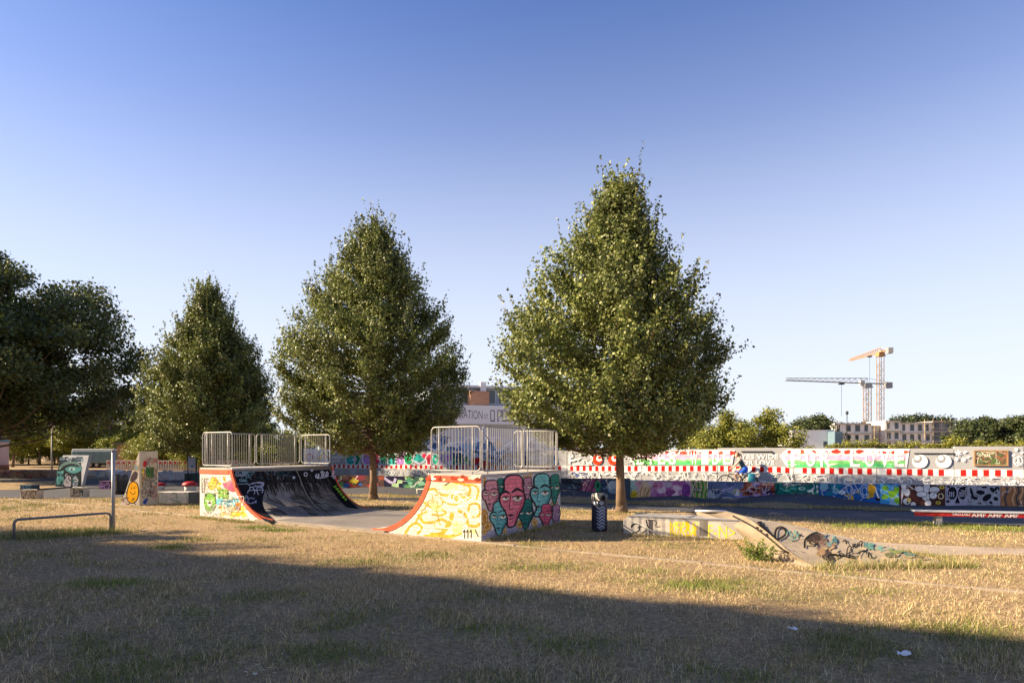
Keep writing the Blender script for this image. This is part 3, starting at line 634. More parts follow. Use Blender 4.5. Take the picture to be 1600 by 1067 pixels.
def s_bw():
    for c, sg in ((1488, 1), (1504, -1)):
        p.ell(c, 770, 7, 10, '#1e1a20')
        for k in range(3): p.line([(c-4+k*3, 768), (c-4+k*3, 776)], 1.5, '#cfc8d2')
    p.poly([(1496, 774), (1500, 786), (1492, 786)], '#1e1a20'); p.ell(1481, 783, 3, 2, '#1e1a20')
    for x in (1482, 1496, 1508): p.ell(x, 760, 3, 1.6, '#1e1a20')
sect(1477, 1511, ty(1494), 791, '#b6afba', s_bw)
def s_bw2():
    for x, y, rx, ry, a in ((1518, 768, 2, 7, -.3), (1532, 769, 7, 3.5, .1), (1542, 777, 8, 4.5, -.6), (1552, 766, 7, 3, .7), (1524, 778, 4, 2.5, 0), (1556, 779, 4, 3, .4), (1530, 786, 3, 2, 0), (1558, 763, 4, 3, 0), (1520, 776, 2.5, 3, 0), (1548, 785, 3, 2, .3), (1538, 761, 5, 1.6, 0)): p.ell(x, y, rx, ry, '#1c1c24', a)
sect(1511, 1563, ty(1537), 790, '#a9a8ac', s_bw2)
def s_brown():
    for k in range(20):
        x = 1566+k*6; p.line([(x, 759), (x+2, 768), (x-2, 778), (x+1, 790)], 2.6, rng.choice(['#c98a5c', '#b07248', '#dba878', '#8a7a3c', '#3f4a50', '#c8683c']))
sect(1563, 1690, ty(1600), 792, '#a5714a', s_brown)

# ------------------------------------------------------------------ tall painted hoarding behind the cycle path
hd = empty('painted_hoarding', on_line(1050, WU0, WUD), 'long tall grey hoarding with white lettering and a red and white checked band', 'hoarding')
m_grey = mat('grey_hoarding_paint', (.36, .36, .365), .7, .07, .8, .1, 40, stain=.08)
uhit = plane_hit(WU0, WUN)
def top_z(px, py): return P(px, py, on_line(px, WU0, WUD).y).z
segs = [(512, 600, 705.5), (600, 700, 705), (700, 800, 705), (800, 886, 704), (886, 1003, 700.5), (1003, 1121, 701.5), (1121, 1240, 699.5), (1240, 1370, 700), (1370, 1491, 700.5), (1491, 1600, 697.3), (1600, 1700, 697)]
for a_, b2, yt in segs:
    A = on_line(a_, WU0, WUD); B = on_line(b2, WU0, WUD); zt_ = top_z((a_+b2)/2, yt)
    MB().obox(A+WUD*.008, (B-A)-WUD*.016, WUN*.3, Z*zt_).build('hoarding_panel', m_grey, hd, bevel=.01)
p = Paint(uhit); rng = random.Random(21)
# checked band: red squares on white
def band_y(x): return np.interp(x, [512, 700, 886, 1000, 1121, 1300, 1490, 1700], [725.3, 726.6, 728.0, 728.2, 727.6, 731.0, 733.6, 734.5])
def band_h(x): return np.interp(x, [512, 886, 1300, 1490, 1700], [5.3, 7.2, 9.0, 9.6, 10.2])
for a_, b2, yt in segs:
    p.poly([(a_+.6, band_y(a_)-.4), (b2-.6, band_y(b2)-.4), (b2-.6, band_y(b2)+band_h(b2)+.5), (a_+.6, band_y(a_)+band_h(a_)+.5)], '#e4e0da')
x = 514.0
while x < 1700:
    per = np.interp(x, [512, 620, 1000, 1350, 1530, 1700], [7.2, 7.6, 10.5, 15.1, 18.1, 20]); w = per*.47
    if min(abs(x+w/2-s_[1]) for s_ in segs) > w*.6: p.poly([(x, band_y(x)), (x+w, band_y(x+w)), (x+w, band_y(x+w)+band_h(x)), (x, band_y(x)+band_h(x))], '#c3221c')
    x += per
# white lettering and big letters
for x0, x1, y0, s_ in ((505, 535, 712, .62), (1152, 1216, 709.5, 1.0)):
    p.text('EYES WIDE', x0, y0, x1, y0+7.5*s_, '#efeeec', .012); p.text('FOR LOVE', x0+2, y0+9.5*s_, x1-6*s_, y0+17*s_, '#efeeec', .012)
cols8 = ['#2a9a94', '#1d7a5c', '#b183c4', '#a82a44', '#1f8a6c', '#35a8a4', '#a878c0', '#1d8f5e', '#b02f4a', '#2aa58e', '#9a8ac8', '#c08ad0', '#279b78', '#1f9a5c', '#2aa070']
xx = 541
for ch, c in zip('eyeswide', cols8):
    w = 12.4; p.text(ch, xx-1.2, 707, xx+w+1.2, 727, '#dfe4ea', .11); p.text(ch, xx, 708.2, xx+w, 725.6, c, .075); xx += w+.6
p.blob(655, 716, 8, '#a9b4c4', rng, 1.4); p.blob(654, 716, 6, '#2a9a94', rng, 1.2); p.ell(663, 712, 3.5, 4, '#b02f4a'); xx = 666
for ch, c in zip('forlove', cols8[8:]):
    w = 9.4; p.text(ch, xx-1, 708, xx+w+1, 727, '#dfe4ea', .11); p.text(ch, xx, 709.2, xx+w, 725.6, c, .075); xx += w+.5
def tri(x0, x1, yt, yb, word):
    p.poly([(x0-8, yt+10), (x0+4, yt), (x1, yt-.2), (x1-4, yb), (x0+4, yb)], '#efe9e8')
    H_ = yb-yt
    p.poly([(x0+4, yt+H_*.62), (x1-6, yt+H_*.60), (x1-8, yb-.4), (x0+6, yb-.4)], '#7fd07a'); p.poly([(x0+5, yt+H_*.8), (x1-7, yt+H_*.8), (x1-8, yb-.3), (x0+6, yb-.3)], '#5cc878')
    p.poly([(x0, yt+H_*.34), (x1-4, yt+H_*.3), (x1-6, yt+H_*.6), (x0+2, yt+H_*.62)], '#eeb3cf'); p.poly([(x0+2, yt+H_*.12), (x1-2, yt+H_*.1), (x1-4, yt+H_*.32), (x0, yt+H_*.36)], '#f0d0d0')
    n = 11
    for k in range(n): p.blob(x0+8+(x1-x0-14)*k/(n-1), yt+H_*rng.uniform(.12, .2), rng.uniform(2.2, 3.6), rng.choice(['#e2402e', '#e85a42', '#d8382a']), rng, 2.0)
    for _ in range(16): p.ell(rng.uniform(x0+4, x1-4), yt+H_*rng.uniform(.08, .3), .7, .7, '#a83024')
    for _ in range(70):
        yy_ = rng.choice([.33, .62, .8]); p.blob(rng.uniform(x0+6, x1-8), yt+H_*(yy_+rng.uniform(-.05, .05)), rng.uniform(.8, 2.0), {.33: rng.choice(['#f0d0d0', '#eeb3cf', '#f4e6e6']), .62: rng.choice(['#eeb3cf', '#b9dcae', '#f1e4ea']), .8: rng.choice(['#7fd07a', '#5cc878', '#c9ecc0'])}[yy_], rng, 2.6)
    wd = (x1-x0-10)/len(word)
    for k, ch in enumerate(word):
        a = x0+6+k*wd
        if ch != ' ': p.text(ch, a+wd*.16, yt+H_*.08, a+wd*.82, yb-H_*.04, '#f4efee', .022)
tri(1226, 1421, 701.5, 730.5, 'FOR LOVE'); tri(986, 1148, 703, 726.5, 'EYES WIDE')
# eyes
for cx, cy in ((934, 718), (958, 718)):
    p.ell(cx, cy, 7.8, 8.4, '#d9401f'); p.ell(cx+2.6, cy-2.2, 4.8, 5, '#ece8e2'); p.ell(cx+3.4, cy-3.4, 2.6, 2.6, '#d9401f')
for cx, cy in ((1437, 720.6), (1474, 720.6)):
    p.ell(cx, cy, 12.4, 10.5, '#f0efec'); p.ell(cx-3.5, cy-4, 7, 6.4, '#8d8d8f'); p.ell(cx-4.5, cy-5.4, 4.6, 4.4, '#c9c9c9'); p.ring(cx-4.5, cy-5.4, 2.4, 2.4, .8, '#f3f3f3')
# star and peace doodles
for cx, cy, r in ((1497, 708, 5), (1494, 717, 3.5), (1505, 718, 4), (1587, 702, 3)):
    for k in range(3): a = k*math.pi/3+.4; p.line([(cx-r*math.cos(a), cy-r*math.sin(a)), (cx+r*math.cos(a), cy+r*math.sin(a))], 1.3, '#f2f2f0')
p.ring(1590, 720, 7, 7, 1.2, '#f2f2f0'); p.line([(1590, 713), (1590, 727)], 1.2, '#f2f2f0'); p.line([(1585, 725), (1590, 720), (1595, 725)], 1.2, '#f2f2f0', smooth=False)
for x, y in ((1507, 706), (1512, 714), (1583, 711), (1596, 707)): p.ell(x, y, 3, 1.3, '#efefee', -.4)
p.scribble(890, 702, 926, 726, 16, 1.4, ['#f0efec', '#dcdad6'], rng, .25)
for xa, xb, n in ((886, 1000, 26), (1000, 1121, 26), (1121, 1240, 26), (1240, 1370, 30), (1370, 1490, 22), (1491, 1660, 30)):
    yb = band_y((xa+xb)/2)+band_h((xa+xb)/2)+1.5; p.scribble(xa+2, yb, xb-2, yb+13, n, 1.2, ['#f0efed', '#e6e4e0', '#d5d3d0'], rng, .35)
for _ in range(60): p.ell(rng.uniform(1380, 1600), rng.uniform(745, 757), rng.uniform(.5, 1.3), rng.uniform(.5, 1.1), '#f2f2f0')
p.scribble(886, 738, 935, 748, 10, 1.2, ['#9a9fb8', '#5566a0', '#e6e6ea'], rng, .4)
for cx, cy in ((613, 739), (652, 738), (553, 737)):
    p.ring(cx, cy, 5, 3, .9, '#c8d0da'); p.ell(cx, cy, 1.4, 1.6, '#c8d0da')
p.line([(570, 733), (572, 741), (574, 733)], .9, '#c8d0da', smooth=False); p.line([(556, 734), (552, 738), (558, 742)], .9, '#c8d0da', smooth=False); p.scribble(586, 733, 606, 742, 6, .8, ['#b4bcc8'], rng, .4); p.scribble(620, 734, 646, 742, 7, .8, ['#b4bcc8'], rng, .4)
# blue-white pieces seen between the railing bars
for _ in range(60): p.blob(rng.uniform(694, 868), rng.uniform(706, 724), rng.uniform(2, 5), rng.choice(['#7f9ac0', '#b9c6d8', '#4a6a9c', '#d8dde6', '#2f4a78', '#c0c4cc']), rng, 1.3)
p.scribble(700, 706, 868, 724, 26, 1.2, ['#e6e9ee', '#2f4470', '#8fb0d8'], rng, .3)
p.blob(745, 719, 5, '#b8262e', rng, 1.4); p.blob(760, 724, 4, '#b8262e', rng, 1.6)
p.build('painted_lettering', hd, m_paint, kind='stuff')
m_dark = mat('dark_steel', (.03, .03, .035), .5, .1)
for a_, b2, y in ((942, 985, 707), (1158, 1206, 705.2), (1428, 1490, 708.2)):
    A = on_line(a_, WU0, WUD)-WUN*.05; B = on_line(b2, WU0, WUD)-WUN*.05; z = top_z((a_+b2)/2, y)
    MB().obox(A+Z*(z-.02), B-A, WUN*.05, Z*.04).build('eyelid_bar', m_dark, hd, bevel=.004)
    MB().tube([B+Z*(z-.05)-WUD*.04, B+Z*(z+.03)-WUD*.04], .035, 10).build('bar_end', m_dark, hd)
# framed planting picture on the right panel
fr = on_line(1520, WU0, WUD); Af = on_line(1521, WU0, WUD)-WUN*.04; Bf = on_line(1575, WU0, WUD)-WUN*.04; zt1, zb1 = top_z(1548, 703), top_z(1548, 727.5)
m_tim = mat('timber_frame', (.36, .22, .10), .7, .25, 6)
pic = MB().obox(Af+Z*zb1, Bf-Af, WUN*.03, Z*(zt1-zb1)).build('framed_panel', mat('moss_green_panel', (.10, .10, .05), .8, .5, 9, stain=.3), hd)
for O_, U_, W_ in ((Af+Z*zb1-WUN*.03, Bf-Af, Z*.05), (Af+Z*(zt1-.05)-WUN*.03, Bf-Af, Z*.05), (Af+Z*(zb1+.05)-WUN*.03, WUD*.05, Z*(zt1-zb1-.1)), (Bf-WUD*.05+Z*(zb1+.05)-WUN*.03, WUD*.05, Z*(zt1-zb1-.1))):
    MB().obox(O_, U_, WUN*.05, W_).build('frame_board', m_tim, pic)
p = Paint(plane_hit(Af, WUN))
p.scribble(1525, 706, 1572, 724, 40, .9, ['#c8d0b0', '#a8564a', '#5a7a3c', '#d8c0a0', '#34502c', '#b86a50'], rng, .25); p.text('Forest', 1525, 707, 1548, 713, '#d8dcc0'); p.build('scrawl', hd, m_paint, kind='stuff')
# short white return wall at its left end
rw = empty('white_return_wall', P(490, 728, 40.5)*Vector((1, 1, 0)) if False else Vector((P(490, 728, 40.5).x, 40.5, 0)), 'short white painted box wall with red band behind the left railing', 'wall')
A = Vector((P(474, 728, 40.2).x, 40.2, 0)); B = Vector((P(509, 728, 41.0).x, 41.0, 0)); dv = (B-A)
MB().obox(A, dv, (.6, 1.8, 0), Z*2.15).build('wall_block', mat('white_wall_paint', (.74, .73, .72), .7, .08, 1.5), rw, bevel=.01)
p = Paint(plane_hit(A, Vector((-dv.y, dv.x, 0))))
for k in range(4): p.rect(477+k*8, 725.5, 481+k*8, 731, '#b8241e')
p.ring(484, 714, 5, 5, 1.4, '#c86a54'); p.scribble(478, 706, 505, 720, 6, .8, ['#b9b4b8', '#d0a8a0'], rng); p.build('tags', rw, m_paint, kind='stuff')

# ------------------------------------------------------------------ concrete ledge and wave kicker (right)
led = empty('concrete_ledge', G(973, 835.5), 'low concrete ledge box with yellow and black tags left of the curved kicker', 'ledge')
LA, LB = G(974, 835.5), G(1172, 846); LD = (LB-LA).normalized(); LN = Vector((-LD.y, LD.x, 0))
MB().prism([LA, LB, LB+Z*.45, LA+LD*.12+Z*.45, LA+Z*.36], LN*1.1).build('ledge_block', mat('ledge_concrete', (.36, .335, .30), .85, .15, 1.5, .2, 80, stain=.3), led, bevel=.012)
MB().obox(LA+LD*.1+Z*.452-LN*.01, LB-LA-LD*.1, LN*.06, Z*.03).build('steel_edge', mat('worn_steel'), led, bevel=.004)
p = Paint(plane_hit(LA, LN), (860, 680, 4.85), clip=(550, 615, 1500, 800)); rng = random.Random(8)
p.poly([(690, 640), (1290, 660), (1440, 790), (860, 772), (690, 745)], '#b9b0a2')
for x, c in ((700, '#a8a29a'), (745, '#4a474a'), (870, '#bdb6aa'), (1130, '#77716a'), (1160, '#6d675f')): p.poly([(x, 640), (x+34, 641), (x+34, 765), (x, 760)], c)  # vertical grey bands across the ledge front
for pts, w in (([(610, 700), (640, 670), (675, 680), (670, 720), (640, 735), (620, 740)], 8), ([(660, 700), (700, 690), (730, 715), (690, 740)], 8), ([(725, 640), (740, 690), (770, 720), (800, 745), (835, 752)], 9), ([(740, 640), (800, 650), (800, 690), (835, 690)], 7), ([(610, 690), (625, 672), (650, 668)], 6)): p.line(pts, w, '#1f1d20')
p.text('IOKBA', 905, 655, 1110, 765, '#e6c81e', .01, .04); p.scribble(900, 660, 1115, 760, 12, 9, ['#e6c81e', '#f0dc62'], rng, .3)
p.text('F-N>', 1195, 675, 1400, 770, '#e6cf3a', -.002, .08); p.line([(600, 630), (660, 665), (720, 695), (830, 755)], 8, '#c9c4bc', smooth=False)
p.build('tags', led, m_paint, kind='stuff')

kk = empty('wave_kicker', G(1250, 884), 'curved concrete kicker with painted face and tags, sinking into the grass', 'skate ramp')
ztop = .55
Lc = [(1088, 798, .55), (1112, 806, .475), (1140, 822, .295), (1168, 846.8, .0), (1190, 861, .0), (1214, 873, .0), (1240, 884.5, .0)]
Rc = [(1134, 798.5, .57), (1166, 808, .545), (1192, 826, .45), (1216, 846, .33), (1238, 864, .2), (1258, 876, .1), (1278, 887, .0)]
def kpt(px, py, z):  return G(px, py, z)
Ls = [kpt(*q) for q in Lc]; Rs = [kpt(*q) for q in Rc]
Bk = kpt(1486, 883, .0); Bm = kpt(1486, 886, -.02)
m_kick = mat('weathered_kicker_concrete', (.25, .195, .135), .85, .18, 1.4, .25, 70, stain=.35, fine=.12)
n = len(Ls); mbk = MB()
def fine3(A, sub=4):
    A = [tuple(q) for q in A]; xy = smoothpts([(q[0], q[1]) for q in A], sub=sub); zz_ = smoothpts([(q[2], 0) for q in A], sub=sub); return [Vector((a[0], a[1], c[0])) for a, c in zip(xy, zz_)]
Lf, Rf = fine3(Ls), fine3(Rs); m_ = len(Lf); nc = 7; vs = []
for a, c in zip(Lf, Rf):
    for k in range(nc): u = k/(nc-1); q = a.lerp(c, u); vs.append(q-Z*(.07*math.sin(math.pi*u)*min(1, (c.z+.02)*2.5)))
fs = [(i*nc+k, (i+1)*nc+k, (i+1)*nc+k+1, i*nc+k+1) for i in range(m_-1) for k in range(nc-1)]
k0 = len(vs); vs += [Vector((q.x, q.y, -.06)) for q in Lf]; fs += [(i*nc, k0+i, k0+i+1, (i+1)*nc) for i in range(m_-1)]
mbk.add(vs, fs); mbk.build('riding_surface', m_kick, kk, smooth=True)
# painted hip face between the ribbon edge and the far right toe
_e = [(1134, 798.5, 15.40), (1174, 810, 15.0), (1236, 820, 14.2), (1281, 832, 13.6), (1353, 846, 12.7), (1405, 859, 12.05), (1486, 883, 11.28)]
_en = np.array([tuple(P(*q)) for q in _e]); edge = [Vector([float(np.interp(t*6, range(7), _en[:, c])) for c in range(3)]) for t in [i/10 for i in range(11)]]
toe = [Rs[-1]+(Bk-Rs[-1])*t+Vector((0, 0, -.02)) for t in [i/10 for i in range(11)]]
nr = 8; grid = []
for i in range(11):
    for j in range(nr+1):
        s = j/nr; t = i/10
        rp = np.array([np.interp(s*(n-1), range(n), [q[k] for q in Rs]) for k in range(3)])       # along the ribbon edge
        bp = np.array(Bk)
        # Coons-like patch: left side follows ribbon edge, right side collapses to the toe
        top = np.array(edge[i]); bot = np.array(toe[i])
        q = (1-s)*top+s*bot + (1-t)*(rp-((1-s)*np.array(Rs[0])+s*np.array(Rs[-1])))
        grid.append(tuple(q))
mh = MB().add(grid, [(i*(nr+1)+j, i*(nr+1)+j+1, (i+1)*(nr+1)+j+1, (i+1)*(nr+1)+j) for i in range(10) for j in range(nr)])
hipface = mh.build('painted_face', mat('brightened_hip_concrete', (.38, .30, .20), .85, .2, 1.6, .25, 70, stain=.4, fine=.15), kk, smooth=True)  # hip face toned lighter than the ribbon to make up for missing sun
# back side closes the volume, with a slim concrete rim along the top edge
bk = MB(); E_ = [Vector(q) for q in edge]
bk.add([tuple(q+LN*.12) for q in E_]+[(q.x+.03, q.y+.12, -.05) for q in E_]+[tuple(q) for q in E_], [(i, i+1, 11+i+1, 11+i) for i in range(10)]+[(22+i, 22+i+1, i+1, i) for i in range(10)])
bk.add([tuple(Ls[0]), tuple(Rs[0]), tuple(Rs[0]+LN*.12), tuple(Ls[0]+LN*.12), (Ls[0].x, Ls[0].y+.12, -.05), (Rs[0].x, Rs[0].y+.12, -.05)], [(0, 1, 2, 3), (3, 2, 5, 4)])
bk.build('back_wall', m_conc, kk)
MB().tube([Ls[0]-Vector((.03, 0, 0)), Rs[0]], .03, 10).build('coping', mat('pale_steel_pipe', (.62, .60, .56), .4, .1, metal=.5), kk, smooth=True)
from mathutils.bvhtree import BVHTree
bv = BVHTree.FromPolygons(mh.v, mh.f)
def hip_hit(px, py):
    d = ray(px, py); r = bv.ray_cast(CAMV, d.normalized())
    if r[0] is None:
        r2 = bv.find_nearest(CAMV+d*11.9); return r2[0], (r2[1] if r2[1].dot(d) < 0 else -r2[1])
    return r[0], (r[1] if r[1].dot(d) < 0 else -r[1])
p = Paint(hip_hit, (1080, 760, 3.077), base=.012, gain=.62); rng = random.Random(31)
for _ in range(46):
    x = rng.uniform(560, 1130); p.blob(x, rng.uniform(258+(x-560)*.12, 372), rng.uniform(4, 12), rng.choice(['#cdb48c', '#d6bd94', '#c4aa80', '#bfae8c', '#b8a07a', '#c9b896']), rng, 2.4)
for x, y, r, c in ((585, 262, 26, '#4a3a30'), (612, 252, 24, '#6d5646'), (632, 290, 26, '#9a8270'), (660, 255, 24, '#7fa9a0'), (640, 265, 16, '#8a6a54'), (672, 292, 16, '#a87f60'), (650, 335, 22, '#5a4c46'), (668, 352, 18, '#463c3a'), (690, 262, 12, '#5f8f88'), (625, 320, 18, '#b28e6a')): p.blob(x, y, r, c, rng, 1.1)
for x, y, r, c in ((880, 290, 16, '#7fb09a'), (930, 298, 16, '#8fb8a4'), (985, 312, 14, '#a4b45c'), (1050, 325, 14, '#5f8f7c'), (1100, 340, 10, '#8a7a54'), (850, 282, 12, '#6a9a90'), (960, 330, 12, '#7a7a5c')): p.blob(x, y, r, c, rng, 2.4)
for pts, w in (([(408, 262), (402, 235), (412, 205), (440, 200), (456, 225), (440, 245), (415, 258)], 10), ([(545, 300), (548, 260), (580, 232), (620, 222)], 9), ([(660, 385), (668, 330), (790, 350)], 7), ([(728, 268), (742, 262), (748, 280)], 6), ([(775, 295), (790, 280), (775, 285), (795, 298), (800, 275)], 5), ([(805, 295), (808, 272), (822, 268), (818, 295)], 5), ([(745, 340), (752, 300), (765, 290), (768, 318), (745, 330), (785, 340)], 5), ([(800, 345), (815, 318), (835, 312), (845, 330)], 5), ([(505, 232), (530, 238)], 7), ([(700, 355), (730, 335), (720, 325), (700, 345)], 5), ([(850, 345), (855, 320), (870, 350)], 5)): p.line(pts, w, '#1d1b1a')
for pts in ([(455, 235), (470, 215), (480, 250), (500, 215), (505, 245)], [(470, 260), (500, 255), (520, 225)]): p.line(pts, 5, '#7fb8a4')
p.blob(330, 178, 8, '#1f1c1a', rng, 1.6); p.line([(318, 188), (352, 190)], 6, '#1f1c1a')
p.build('tags', kk, m_paint, kind='stuff')
rb = BVHTree.FromPolygons(mbk.v, mbk.f)
def rib_hit(px, py):
    d = ray(px, py); r = rb.ray_cast(CAMV, d.normalized())
    if r[0] is None:
        r = rb.find_nearest(CAMV+d*12.5)
    return r[0], (r[1] if r[1].dot(d) < 0 else -r[1])
p = Paint(rib_hit, (1080, 760, 3.077), base=.01)
p.line([(200, 142), (290, 188), (345, 224), (395, 262), (440, 300), (490, 322), (540, 328)], 8, '#2a2522')
for x, y in ((318, 200), (335, 212), (365, 232)): p.blob(x, y, 6, '#231f1c', rng, 1.6)
p.build('black_stripe', kk, m_paint)

# ------------------------------------------------------------------ red grind rail at the right
gr = empty('grind_bench', G(1462, 819), 'long steel grind bench with red side and white scrawl', 'bench')
GA, GB = G(1430, 797.5, .40), G(1640, 801.5, .40); GD = (GB-GA).normalized(); GN = Vector((-GD.y, GD.x, 0))
MB().obox(GA-Z*.035, GB-GA+GD*1.2, GN*.36, Z*.035).build('bench_top', mat('pale_worn_steel', (.50, .49, .47), .45, .12, 3, metal=.3), gr, bevel=.006)
MB().obox(GA+GN*.02-Z*.14, GB-GA+GD*1.2, GN*.05, Z*.105).build('side_board', mat('red_board_paint', '#a81c18', .55, .2, 4, stain=.3), gr)
for k in (.55, 3.2):
    MB().obox(GA+GD*k+GN*.06-Z*.40, GD*.15, GN*.22, Z*.365).build('leg', m_conc, gr, bevel=.006)
p = Paint(plane_hit(GA+GN*.02, GN), (1370, 680, 6.957)); rng = random.Random(3)
p.text('TAO.DSD', 815, 838, 1015, 868, '#e9e4de', .012, .02); p.text('AMF AMF AMF', 1030, 842, 1540, 884, '#d8d4d0', .012, .02); p.line([(510, 842), (590, 844)], 9, '#201818'); p.scribble(620, 836, 800, 866, 8, 5, ['#6a0f0e', '#d84a40'], rng, .5)
p.build('scrawl', gr, m_paint, kind='stuff')

# ------------------------------------------------------------------ litter bin by the half pipe
def bin_(loc, label, r=.2, h=.92, name='litter_bin'):
    t = empty(name, loc, label, 'litter bin', None); L_ = Vector(loc)
    MB().lathe([(r*.93, 0), (r, .03), (r, h*.80), (r*.99, h*.82)], L_, 28).build('bin_body', mat('navy_bin_plastic', (.022, .026, .045), .5, .3, 6, .1, 60), t, smooth=True)
    MB().lathe([(r*1.03, h*.80), (r*1.04, h*.93), (r*.95, h*.985), (r*.6, h*1.0), (.01, h*1.005)], L_, 28).build('hood', mat('grey_bin_hood', (.10, .10, .105), .5, .4, 9, stain=.3), t, smooth=True)
    d = Vector((.35, -.94, 0)).normalized(); q = L_+d*(r*.78)+Z*(h*.885)
    MB().tube([q, q+d*(r*.285)], r*.36, 16).build('opening_disc', mat('painted_hole_dark', (.004, .004, .004), .9, 0), t)  # solid black disc, its colour stands in for the dark inside the hole
    return t
tb = G(936.5, 829); bn = bin_(tb, 'dark blue cylindrical litter bin with stickers between half-pipe and ledge', .2, .97)
def cyl_hit(c, r):
    def hit(px, py):
        d = ray(px, py); ox, oy = CAMV.x-c.x, CAMV.y-c.y; a = d.x*d.x+d.y*d.y; b_ = 2*(ox*d.x+oy*d.y); cc = ox*ox+oy*oy-r*r
        t = (-b_-math.sqrt(max(b_*b_-4*a*cc, 0)))/(2*a); q = CAMV+d*t; return q, Vector((q.x-c.x, q.y-c.y, 0)).normalized()
    return hit
p = Paint(cyl_hit(tb, .2), (860, 680, 4.85), base=.004)
for k in range(7):
    y = 545+k*24; p.line([(352+rng.uniform(-4, 4), y), (372, y+10), (395, y-4), (412+rng.uniform(-6, 4), y+14)], 6, '#a9b2c6'); p.line([(362, y+4), (380, y+22), (398, y+12)], 5, '#8f9ab4')
p.rect(330, 502, 358, 520, '#c9ced8'); p.poly([(370, 510), (388, 494), (404, 512), (386, 530)], '#aeb6c2')
p.build('stickers', bn, m_paint, kind='stuff')
p = Paint(cyl_hit(tb, .207), (860, 680, 4.85), base=.006)
p.poly([(330, 440), (352, 436), (358, 470), (376, 490), (366, 496), (340, 470)], '#c4bdb0'); p.poly([(322, 450), (334, 446), (336, 462), (324, 466)], '#b0a898')
p.build('stickers', bn, m_paint, kind='stuff')

# ------------------------------------------------------------------ post and hoops (left)
m_post = mat('weathered_grey_steel', (.16, .155, .16), .55, .15, 8, metal=.3)
po = empty('steel_post', G(177, 829), 'tall plain grey steel post standing at the end of the hoop barrier', 'post'); q = G(177, 829)
MB().tube([q, q+Z*2.03], .042, 14).build('pole', mat('pale_grey_steel', (.34, .34, .35), .5, .12, 6, metal=.3), po, smooth=True)
MB().lathe([(.045, 0), (.047, .05), (.02, .062)], q+Z*2.03, 14).build('cap', m_post, po)
def hoop(a, b_, h, r, label, name='hoop_barrier'):
    t = empty(name, a, label, 'barrier'); d = (b_-a).normalized(); c = .09; pts = [a-Z*.05, a+Z*(h-c)]
    pts += [a+Z*(h-c)+d*(c*(1-math.cos(x)))+Z*(c*math.sin(x)) for x in (math.pi/6, math.pi/3, math.pi/2)]
    pts += [b_+Z*(h-c)-d*(c*(1-math.cos(x)))+Z*(c*math.sin(x)) for x in (math.pi/2, math.pi/3, math.pi/6)]+[b_+Z*(h-c), b_-Z*.05]
    MB().tube(pts, r, 10).build('hoop_tube', m_post, t, smooth=True)
    for e in (a, b_): MB().lathe([(r*2, 0), (r*2, .015), (r*1.1, .02)], e, 12).build('foot_collar', m_post, t)
hoop(G(22, 843.5), G(172.5, 829.5), .47, .03, 'low dark steel hoop barrier on the grass at far left foreground')
hoop(G(868, 781), G(897, 783), .42, .02, 'small dark hoop rail at the asphalt edge behind the half-pipe', 'hoop_rail')

# ------------------------------------------------------------------ left skate objects
m_cream = mat('cream_painted_concrete', (.52, .47, .38), .8, .14, 2.5, .2, 60, stain=.25)
ws = empty('wedge_monolith', G(218, 790), 'upright cream concrete wedge slab with yellow smiling figure and green square', 'concrete slab')
w0, w1, w2 = G(218, 790), G(187, 789.5), G(247, 787); H_ = 2.03; back = (w1-w0)+(w2-w0)
a_ = w2-w0
MB().prism([w0, w0+(w1-w0), w0+(w1-w0)*.9+Z*.12, w0+(w1-w0)*.02+Z*H_, w0+Z*H_], a_).build('slab', m_cream, ws, bevel=.012)
p = Paint(plane_hit(w0, (w1-w0).cross(Z)), (0, 660, 4.85)); rng = random.Random(17)
p.poly([(968, 590), (962, 540), (980, 470), (1010, 448), (1040, 465), (1050, 520), (1040, 580), (1005, 610)], '#e8a516', True); p.line([(968, 590), (962, 540), (980, 470), (1010, 448), (1040, 465), (1050, 520), (1040, 580), (1005, 610)], 7, '#2a2118', closed=True)
p.line([(988, 525), (1000, 542), (1018, 540), (1026, 520)], 5, '#2a2118'); p.ell(996, 498, 4, 6, '#2a2118'); p.ell(1018, 494, 4, 6, '#2a2118'); p.scribble(985, 570, 1025, 595, 3, 4, ['#7a6a18'], rng)
for pts in ([(966, 540), (945, 515), (950, 500)], [(1048, 540), (1056, 515)], [(985, 600), (975, 622)], [(1015, 605), (1030, 625)]): p.line(pts, 5, '#2a2118')
p.poly([(985, 440), (1000, 395), (1020, 370), (1042, 380), (1036, 420), (1010, 445)], '#4a3c40', True); p.poly([(1015, 350), (1030, 325), (1050, 345), (1048, 360)], '#6f90a0', True)
p.scribble(930, 570, 975, 620, 8, 4, ['#7d4a5c', '#4a3038', '#b87a84'], rng, .3); p.scribble(1010, 290, 1054, 360, 8, 4, ['#5a544c', '#b09a70'], rng, .3)
p.build('mural', ws, m_paint, kind='stuff')
p = Paint(plane_hit(w0, a_.cross(Z)), (0, 660, 4.85))
p.rect(1105, 338, 1166, 420, '#2c6b38'); p.scribble(1110, 345, 1160, 415, 8, 3, ['#1c4a26', '#4f8a54'], rng); p.poly([(1085, 300), (1100, 290), (1112, 310), (1098, 338), (1084, 330)], '#c0303a', True); p.ell(1085, 360, 12, 12, '#e0c02c'); p.ell(1085, 385, 10, 14, '#e6cf6a')
